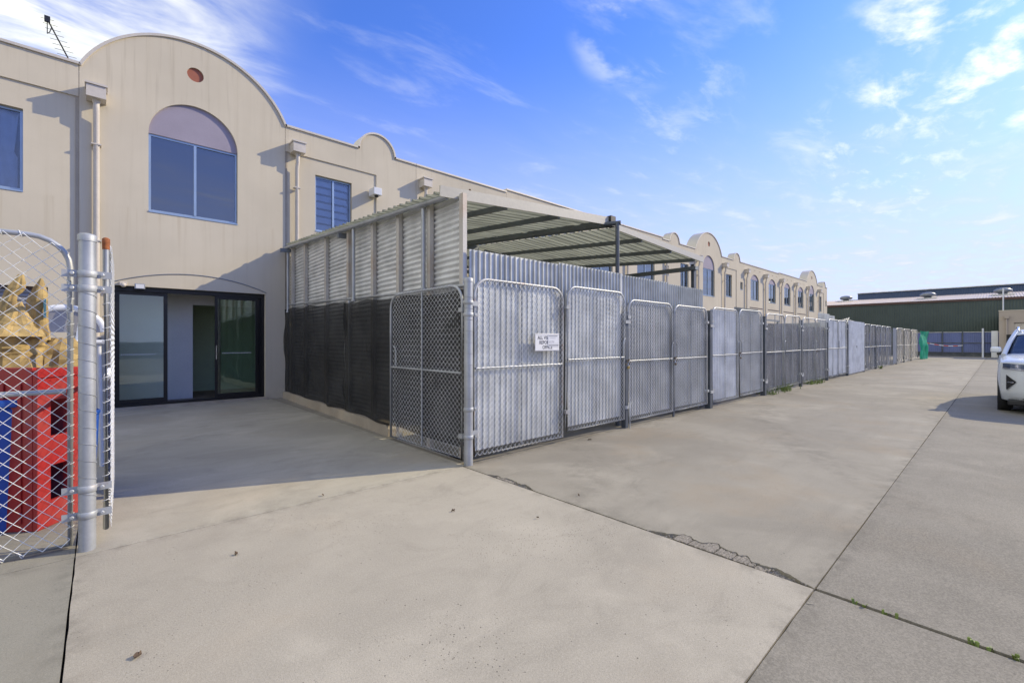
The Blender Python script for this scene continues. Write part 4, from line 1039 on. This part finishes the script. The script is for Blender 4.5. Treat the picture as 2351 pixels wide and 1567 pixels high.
ventilator('roof ventilator at the far left end of the green warehouse', 12.4, 6.5); ventilator('roof ventilator midway along the green warehouse roof', 5.0, 3.6); ventilator('roof ventilator nearest the taupe building on the warehouse roof', -.2, 3.6)
vp = thing('vent_pipe', 'pale vertical pipe rising above the taupe building roof', 'pipe', (58.5, -.2, 0)); MB().tube([(0,0,0),(0,0,6.0)], .05, 8).build('pipe', Mt['white_plastic'], vp)
tb = thing('taupe_building', 'single storey taupe rendered building beyond the white car', 'building', (54.2, 0, 0))
MB().prism([[(-14,0),(.05,0),(.05,3.8),(-14,3.8)], [(-3.6,.05),(-.78,.05),(-.78,2.85),(-3.6,2.85)]], 0, .25, 'yz').build('wall', Mt['beige'], tb)
MB().box(.26,4.4,-14,.05,0,3.6).build('rear_block', Mt['beige'], tb)
MB().box(-.04,.3,-14.02,.08,3.8,3.86).build('capping', Mt['cap'], tb)
for i in range(36): inst(SLT, 'shutter_slat', tb, (.17-YF, -2.2+2.36, .06+i*.0765), 0) if False else None
sm2 = MB(); vs = [(.14+p[0], y, p[1]) for y in (-3.6, -.78) for p in prof]; sm2.add(vs, [(i, i+1, 9+i+1, 9+i) for i in range(8)], True); SL2 = sm2.mesh('shutter_slat', Mt['pipe'])
for i in range(36): inst(SL2, 'shutter_slat', tb, (0, 0, .06+i*.0765))
MB().box(-.22,-.002,-.50,-.24,3.2,3.42).build('rain_head', Mt['beige'], tb); MB().tube([(-.09,-.37,3.2),(-.09,-.37,0)], .055, 10).build('downpipe', Mt['beige'], tb)
MB().box(.3,1.1,.1,.48,0,2.2).build('meter_cupboard', Mt['white_plastic'], tb)

# ------------------------------------------------------------------ things behind the left gate
rb = thing('red_plastic_bin', 'tall faded red plastic bin with slots behind the left gate', 'bin', (-.345, 4.93, 0), R(52))
MB().prism([[(0,0),(.37,0),(.37,1.22),(0,1.22)], [(.11,.20),(.25,.20),(.25,.47),(.11,.47)], [(.11,.70),(.25,.70),(.25,.98),(.11,.98)]], 0, .035).build('side_wall', Mt['red'], rb, bevel=.006)
MB().box(0,.035,.036,.56,0,1.24).build('side_wall', Mt['red'], rb, bevel=.006)
for yy in (.12, .24, .36, .48): MB().box(-.012,-.001,yy-.012,yy+.012,.06,1.12).build('moulded_rib', Mt['red'], rb, bevel=.004)
MB().box(.335,.37,.036,.56,0,1.22).build('side_wall', Mt['red'], rb); MB().box(.036,.334,.53,.56,0,1.22).build('side_wall', Mt['red'], rb)
MB().box(-.015,.385,-.015,.0,1.16,1.23).build('rim', Mt['red'], rb, bevel=.004); MB().box(.036,.334,.036,.529,.05,.09).build('floor_panel', Mt['red'], rb)
bb = thing('blue_plastic_bin', 'blue plastic bin beside the red bin behind the left gate', 'bin', (-1.16, 5.02, 0), R(4))
MB().add([(0,0,0),(.70,0,0),(.70,.5,0),(0,.5,0),(-.03,-.03,.94),(.73,-.03,.94),(.73,.53,.94),(-.03,.53,.94)], [(3,2,1,0),(4,5,6,7),(0,1,5,4),(1,2,6,5),(2,3,7,6),(3,0,4,7)]).build('body', Mt['blue'], bb, bevel=.02)
MB().box(-.05,.75,-.055,.55,.941,1.0).build('lid', Mt['blue'], bb, bevel=.015); MB().box(.15,.55,-.075,-.056,.955,.985).build('handle', Mt['blue'], bb, bevel=.004)
for xx in (.12, .58): MB().tube([(xx,-.035,.85),(xx,-.015,.08)], .014, 6).build('moulded_rib', Mt['blue'], bb)
bl = thing('blue_plastic_tub', 'small blue tub glimpsed behind the thick gate post', 'tub', (-.16, 5.75, 0))
MB().lathe([(.12,0),(.15,.5),(.16,.78),(.15,.78),(.13,.1)], (0,0,0), 20).build('body', Mt['blue'], bl); MB().lathe([(.165,.76),(.17,.79),(.16,.80),(.15,.78)], (0,0,0), 20).build('rim', Mt['blue'], bl)
def crag(path, name, parent, seed, n=22, rough=.24):
    m = MB(); vs = []; K = len(path)
    for i, (x, y, z, r) in enumerate(path):
        for k in range(n):
            a = 2*math.pi*k/n; q = r*(1+rough*noise.noise(Vector((math.cos(a)*1.7, math.sin(a)*1.7, z*3+seed)))*2 + rough*.7*noise.noise(Vector((math.cos(a)*4, math.sin(a)*4, z*13+seed))) + rough*.5*noise.noise(Vector((math.cos(a)*9, math.sin(a)*9, z*34+seed))))
            vs.append((x+q*math.cos(a), y+q*.7*math.sin(a), z))
    fs = [(i*n+k, i*n+(k+1) % n, (i+1)*n+(k+1) % n, (i+1)*n+k) for i in range(K-1) for k in range(n)] + [tuple(range(n))[::-1], tuple((K-1)*n+k for k in range(n))]
    m.add(vs, fs).build(name, Mt['foam'], parent)
def dense(p, k=5):
    k *= 2
    out = []
    for a, b in zip(p[:-1], p[1:]):
        for i in range(k): out.append(tuple(a[j]+(b[j]-a[j])*i/k for j in range(4)))
    return out+[p[-1]]
fo = thing('foam_castle', 'craggy yellow foam castle prop rising above the red bin', 'prop', (-.56, 6.15, 0))
crag(dense([(-.06,0,0,.22),(-.05,0,1.28,.19),(-.04,0,1.42,.21),(-.03,0,1.50,.235)], 6), 'base', fo, 1)
crag(dense([(-.04,-.1,1.48,.20),(-.02,-.1,1.58,.115),(.0,-.1,1.70,.06),(-.0,-.1,1.80,.035)], 5), 'pyramid', fo, 4)
crag(dense([(-.10,.05,1.5,.08),(-.07,.05,1.72,.055),(-.04,.05,1.86,.045),(.0,.05,1.93,.065),(.02,.05,2.06,.02)], 5), 'spire', fo, 7)
crag(dense([(.13,.08,1.45,.085),(.13,.08,1.80,.065),(.14,.08,1.93,.045),(.15,.08,2.04,.008)], 5), 'spire', fo, 9)
MB().box(.17,.186,-.02,.02,1.66,1.84).build('painted_strip', Mt['teal'], fo)
fp = thing('foam_block', 'rough yellow foam slab leaning at the left picture edge behind the bins', 'prop', (-.86, 5.72, 0)); crag(dense([(0,0,0,.16),(.02,0,.7,.17),(0,0,1.22,.15),(.0,0,1.30,.10)], 6), 'slab', fp, 15)
fr2 = thing('foam_block', 'broken yellow foam lump between the castle and the gate post', 'prop', (-.36, 6.3, 0)); crag(dense([(0,0,0,.14),(.02,0,.9,.15),(.05,0,1.35,.17),(.08,0,1.47,.08)], 5), 'lump', fr2, 21)
wc = thing('white_plastic_chair', 'white curved plastic chair back stacked behind the foam castle', 'chair', (-.30, 7.4, 0))
ar = [(-.34+.34*math.cos(R(a))*1.0+.34, 0, 1.55+.28*math.sin(R(a))) for a in range(180, -1, -15)]
MB().tube(ar, .035, 8).build('back_frame', Mt['white_plastic'], wc)
MB().prism([[(x*.96, z-.01) for x, _, z in ar]], .0, .02).build('backrest', Mt['door_grey'], wc)
MB().box(-.36,.36,-.45,.05,1.40,1.45).build('seat', Mt['white_plastic'], wc, bevel=.02)
for x in (-.32, .32):
    for y in (-.4, .0): MB().tube([(x,y,0),(x*.92,y,1.4)], .022, 8).build('leg', Mt['white_plastic'], wc)
MB().tube([(.12,-.1,1.45),(.16,-.1,1.78),(.24,-.1,2.0)], .03, 8).build('arm_tube', Mt['white_plastic'], wc)

# ------------------------------------------------------------------ white SUV
car = thing('parked_car', 'white SUV parked on the concrete facing this way at the right', 'car', (13.10, -.905, 0), R(180))
# local: +x forward (nose at x=0), body extends to x=-4.65; y left/right; z up
ST = [  # x, half width, hood/top z at centre, shoulder z, shoulder half width, roof flag
 (-.05,.46,.90,.86,.40),(-.10,.58,.965,.90,.50),(-.20,.73,1.03,.955,.63),(-.31,.85,1.07,.99,.74),(-.43,.915,1.09,1.015,.785),(-.55,.935,1.10,1.03,.81),(-.95,.945,1.135,1.07,.825),(-1.35,.945,1.17,1.10,.83),(-1.60,.945,1.19,1.12,.83),
 (-2.2,.945,1.20,1.13,.83),(-3.0,.945,1.20,1.14,.83),(-3.7,.94,1.20,1.15,.83),(-4.2,.92,1.19,1.14,.81),(-4.5,.88,1.11,1.06,.75),(-4.62,.79,1.0,.92,.67)]
import bisect
def stn(x):
    xs = [-s[0] for s in ST]; q = -x
    i = min(max(bisect.bisect(xs, q)-1, 0), len(ST)-2); a, b = ST[i], ST[i+1]; t = (q-xs[i])/(xs[i+1]-xs[i])
    return [a[j]+(b[j]-a[j])*t for j in range(5)]
WX = (-.87, -3.60); WR = .365
def zbot(x):
    z = .24 if -.25 > x > -4.4 else .27
    for wx in WX:
        d = abs(x-wx)
        if d < .41: z = max(z, .34+math.sqrt(max(0, .41**2-d*d))*.98)
    return z
xs = sorted(set([-.05,-.075,-.10,-.15,-.20,-.25,-.31,-.37]+[round(-.40-.0625*i, 4) for i in range(68)]+[-4.62]), reverse=True); xs = [x for x in xs if x >= -4.62]
m = MB(); vs = []; rows = []
for x in xs:
    _, hw, zt, zs_, sw = stn(x); zb = zbot(x); zm = max(.62, zb+.03)
    half = [(hw-.06, zb-.0), (hw-.015, zb+.02), (hw, (zb+zm)/2+.02), (hw-.004, max(zm, zb+.06)), (hw-.02, zs_-.10), (hw-.045, zs_-.03), (sw+.03, zs_+.012), (sw-.10, zs_+.045), (sw*.5, zt-.008), (0, zt)]
    row = [(x, -y, z) for y, z in half] + [(x, y, z) for y, z in half[::-1][1:]]; rows.append(row); vs += row
n = len(rows[0])
fs = [(i*n+k, i*n+k+1, (i+1)*n+k+1, (i+1)*n+k) for i in range(len(rows)-1) for k in range(n-1)]
m.add(vs, fs, True)
body = m.build('body', Mt['car_white'], car); 
# front fascia: closes the nose below the bonnet
def nx(y):
    u = min(1, abs(y)/.896); return .02-.3*u**4.2-.03*u*u
def skin_patch(y0, y1, lo, hi, mat, name, n=10, off=.012, parent=None):
    m = MB(); vs = []
    for i in range(n+1):
        y = y0+(y1-y0)*i/n; t = i/n
        for x_ in (nx(y)+off, nx(y)-.06): vs += [(x_, y, lo(t)), (x_, y, hi(t))]
    fs = []
    for i in range(n):
        a = 4*i; b_ = a+4; fs += [(a,b_,b_+1,a+1),(a+2,a+3,b_+3,b_+2),(a,a+2,b_+2,b_),(a+1,b_+1,b_+3,a+3)]
    fs += [(0,1,3,2), (4*n,4*n+2,4*n+3,4*n+1)]
    return m.add(vs, fs).build(name, mat, parent or car)
def yz_panel(pts, x, mat, name, th=.02, parent=None, bev=.004):
    return MB().prism([pts], x-th, x, 'yz').build(name, mat, parent or car, bevel=bev)
nose = MB(); P = []
for zi, (z, hwid, xo) in enumerate([(.26,.72,-.03),(.34,.78,.0),(.45,.78,.015),(.60,.80,.02),(.76,.80,.02),(.88,.80,.01),(1.0,.80,-.02)]):
    for j in range(15):
        u = -1+2*j/14; y = u*hwid*1.12; P.append((xo-.30*abs(u)**4.2-.03*u*u, y, z))
nose.add(P, [(i*15+j, i*15+j+1, (i+1)*15+j+1, (i+1)*15+j) for i in range(6) for j in range(14)], True)
nose.build('front_bumper', Mt['car_white'], car)
MB().box(-.45,-.08,-.80,.80,.17,.27).build('splitter', Mt['car_black'], car, bevel=.02)
gl_ = yz_panel([(-.40,.44),(.40,.44),(.50,.64),(.44,.88),(-.44,.88),(-.50,.64)], .035, Mt['car_black'], 'grille', .05)
for i in range(7): MB().box(.036,.044,-.40,.40,.47+i*.045,.48+i*.045).build('grille_bar', Mt['chrome'], gl_)
yz_panel([(-.62,.30),(.62,.30),(.46,.40),(-.46,.40)], .022, Mt['car_black'], 'lower_grille', .05)
for s in (-1, 1):
    skin_patch(s*.82, s*.69, lambda t: .46+.16*t, lambda t: .76-.13*t, Mt['car_black'], 'fog_vent')
    skin_patch(s*.81, s*.72, lambda t: .605, lambda t: .622, Mt['chrome'], 'fog_lamp', 4, .018)
    h_ = skin_patch(s*.865, s*.46, lambda t: .905-.035*t, lambda t: .985-.02*t, Mt['lamp'], 'headlight', 12, .016)
    skin_patch(s*.87, s*.46, lambda t: .885-.035*t, lambda t: .905-.035*t, Mt['chrome'], 'light_bar', 12, .02, h_)
    skin_patch(s*.70, s*.66, lambda t: .905, lambda t: .965, Mt['chrome'], 'lamp_divider', 2, .019, h_)
    # mirror
    mi = MB().obox((-1.50, s*.965, 1.235), (.07,0,0), (0,.085,0), (0,0,.062)).build('wing_mirror', Mt['car_white'], car, bevel=.035)
    MB().obox((-1.50, s*.90, 1.155), (.03,0,0), (0,.05,0), (0,0,.035)).build('mirror_arm', Mt['car_black'], mi)
    MB().obox((-1.575, s*.965, 1.235), (.004,0,0), (0,.07,0), (0,0,.045)).build('mirror_glass', Mt['chrome'], mi)
    # roof rail, door seam, handles
    MB().tube([(-2.0,s*.62,1.66),(-2.15,s*.62,1.73),(-3.6,s*.62,1.735),(-3.85,s*.60,1.68)], .018, 8).build('roof_rail', Mt['chrome'], car)
    for x in (-2.35, -3.25): MB().box(x-.09,x+.09,min(s*.925,s*.955),max(s*.925,s*.955),.93,.955).build('door_handle', Mt['chrome'], car)
    for wx in WX:
        MB().lathe([(.20,-.10),(.335,-.105),(.36,-.07),(.365,0),(.36,.07),(.335,.105),(.20,.10)], (wx, s*.825, .365), 32, 'y').build('tyre', Mt['tyre'], car)
        ri = MB().lathe([(.05,s*.08),(.21,s*.085),(.245,s*.11),(.25,s*.09)] if s > 0 else [(.25,-.09),(.245,-.11),(.21,-.085),(.05,-.08)], (wx, s*.825, .365), 24, 'y'); ri.build('rim', Mt['alloy'], car)
        MB().lathe([(.38,-.16),(.40,-.16),(.40,.02),(.38,.02)], (wx, s*.78, .36), 24, 'y').build('wheel_arch_liner', Mt['car_black'], car)
# cabin
cabx = [(-1.42,.80,1.14),(-2.05,.66,1.65),(-2.6,.64,1.70),(-3.4,.63,1.69),(-3.95,.60,1.64),(-4.42,.74,1.16)]
def cab(x): 
    for (xa, ha, za), (xb, hb, zb) in zip(cabx[:-1], cabx[1:]):
        if xa >= x >= xb: t = (xa-x)/(xa-xb); return ha+(hb-ha)*t, za+(zb-za)*t
roof = MB(); rr = []
for x in [-1.95,-2.05,-2.2,-2.5,-2.9,-3.4,-3.8,-3.97]:
    hw, z = cab(x); rr.append([(x, -hw, z-.06), (x, -hw+.03, z-.015), (x, -hw*.6, z+.02), (x, 0, z+.03), (x, hw*.6, z+.02), (x, hw-.03, z-.015), (x, hw, z-.06)])
roof.add([p for r_ in rr for p in r_], [(i*7+k, i*7+k+1, (i+1)*7+k+1, (i+1)*7+k) for i in range(len(rr)-1) for k in range(6)], True)
roof.build('roof', Mt['car_white'], car)
wsn = MB(); wv = []
for i in range(7):
    t = i/6; x = -1.40+(-2.0+1.40)*t; hw = .78+(.63-.78)*t; z = 1.165+(1.66-1.165)*t
    for j in range(9): u = -1+j/4; wv.append((x-.10*u*u+.06*(1-u*u), u*hw, z-.015*u*u))
wsn.add(wv, [(i*9+j, i*9+j+1, (i+1)*9+j+1, (i+1)*9+j) for i in range(6) for j in range(8)], True).build('windscreen', Mt['car_glass'], car)
rw_ = MB(); rw_.add([(-3.95,-.60,1.62),(-3.95,.60,1.62),(-4.42,.72,1.17),(-4.42,-.72,1.17)], [(0,1,2,3)]).build('rear_window', Mt['car_glass'], car)
for s in (-1, 1):
    MB().tube([(-1.36,s*.85,1.12),(-1.75,s*.75,1.42),(-2.06,s*.655,1.63),(-2.6,s*.625,1.675),(-3.4,s*.62,1.67),(-3.95,s*.60,1.60),(-4.40,s*.76,1.16)], [.045,.042,.04,.03,.03,.05,.07], 8).build('pillar', Mt['car_white'], car)
    MB().add([(-1.50,s*.83,1.14),(-2.12,s*.665,1.61),(-3.9,s*.615,1.60),(-4.25,s*.79,1.16)], [(0,1,2,3)]).build('side_window', Mt['car_glass'], car)
    MB().box(-2.85,-2.80,min(s*.70,s*.80),max(s*.70,s*.80),1.08,1.58).build('door_pillar', Mt['car_black'], car)
MB().box(-4.4,-.3,-.70,.70,.22,.45).build('underbody', Mt['car_black'], car)
MB().box(-4.63,-4.55,-.75,.75,.30,.98).build('tailgate', Mt['car_white'], car, bevel=.03)
for s in (-1, 1): MB().box(-4.645,-4.632,min(s*.4,s*.74),max(s*.4,s*.74),.84,.93).build('tail_light', Mt['red'], car)

# ------------------------------------------------------------------ small things on the ground
def dead_leaf(label, x, y, s, a):
    rnd = random.Random(x*100+y); m = MB(); k = 9; vs = [(0,0,.012)]
    for i in range(k):
        t = 2*math.pi*i/k; r_ = s*(1 if i % 2 else .72); vs.append((r_*math.cos(t), r_*.55*math.sin(t), .004+.018*rnd.random()))
    m.add(vs, [(0, i+1, (i+1) % k+1) for i in range(k)])
    m.add([(v[0], v[1], v[2]-.003) for v in vs], [(0, (i+1) % k+1, i+1) for i in range(k)])
    tag(m.build('dead_leaf', Mt['leaf'], None, (x, y, .001), a), label, 'leaf', 'dead leaves on the concrete')
for (x, y), s, l in (((.68,3.49),.022,'curled dead leaf on pale concrete below the thick gate post'), ((.13,2.67),.026,'dead leaf at bottom left near the dark joint line'), ((2.2,3.13),.02,'dead leaf mid slab on the pale concrete'),
                     ((1.53,4.26),.018,'dead leaf at the edge of the driveway shadow'), ((2.62,2.54),.014,'tiny dead leaf right before the first broken joint'), ((3.28,2.65),.014,'tiny dead leaf just past the long dark joint'), ((5.23,4.02),.035,'dark crumpled leaf below the second gate')):
    dead_leaf(l, x, y, s, x*7)
def weed(label, x, y, n, h, seed):
    rnd = random.Random(seed); m = MB()
    for i in range(n):
        a = rnd.uniform(0, 6.28); L = h*rnd.uniform(.5, 1.1); wd = .004+.003*rnd.random(); bx, by = x+rnd.uniform(-.03,.03)*.4, y+rnd.uniform(-.05,.05)
        tip = (bx+L*.7*math.cos(a), by+L*.7*math.sin(a), L*.6); mid = (bx+L*.35*math.cos(a), by+L*.35*math.sin(a), L*.5)
        px, py = -math.sin(a)*wd, math.cos(a)*wd
        m.add([(bx-px,by-py,-.02),(bx+px,by+py,-.02),(mid[0]+px*1.4,mid[1]+py*1.4,mid[2]),(mid[0]-px*1.4,mid[1]-py*1.4,mid[2]),tip], [(0,1,2,3),(3,2,4)])
    tag(m.build('weed', Mt['grass']), label, 'weed', 'weeds growing in the joint')
weed('small weed sprouting in the dark joint near its crossing', 3.075, .545, 4, .03, 1); weed('second small weed along the dark joint', 3.075, .39, 4, .025, 2)
weed('low green weed far down the dark joint at bottom right', 3.075, .06, 6, .028, 3); weed('green weed nearest the bottom right corner', 3.075, -.02, 5, .025, 4)
weed('weed at the foot of the far cloth gates', 28.9, 4.05, 40, .28, 5)
gr = MB(); rnd = random.Random(5)
for i in range(2600):
    x = rnd.uniform(12.95, 19.0); y = rnd.uniform(4.12, 5.4) if rnd.random() < .8 else rnd.uniform(4.0, 4.2)
    if noise.noise(Vector((x*1.1, y*2, 0))) < .02: continue
    h = rnd.uniform(.04, .22); a = rnd.uniform(0, 6.28); wd = .009
    gr.add([(x-wd*math.sin(a), y+wd*math.cos(a), 0), (x+wd*math.sin(a), y-wd*math.cos(a), 0), (x+h*.4*math.cos(a), y+h*.4*math.sin(a), h)], [(0,1,2)])
o = gr.build('grass', Mt['grass']); stuff(o); o['label'] = 'straggly green grass under the open-topped cloth gates'; o['category'] = 'grass'
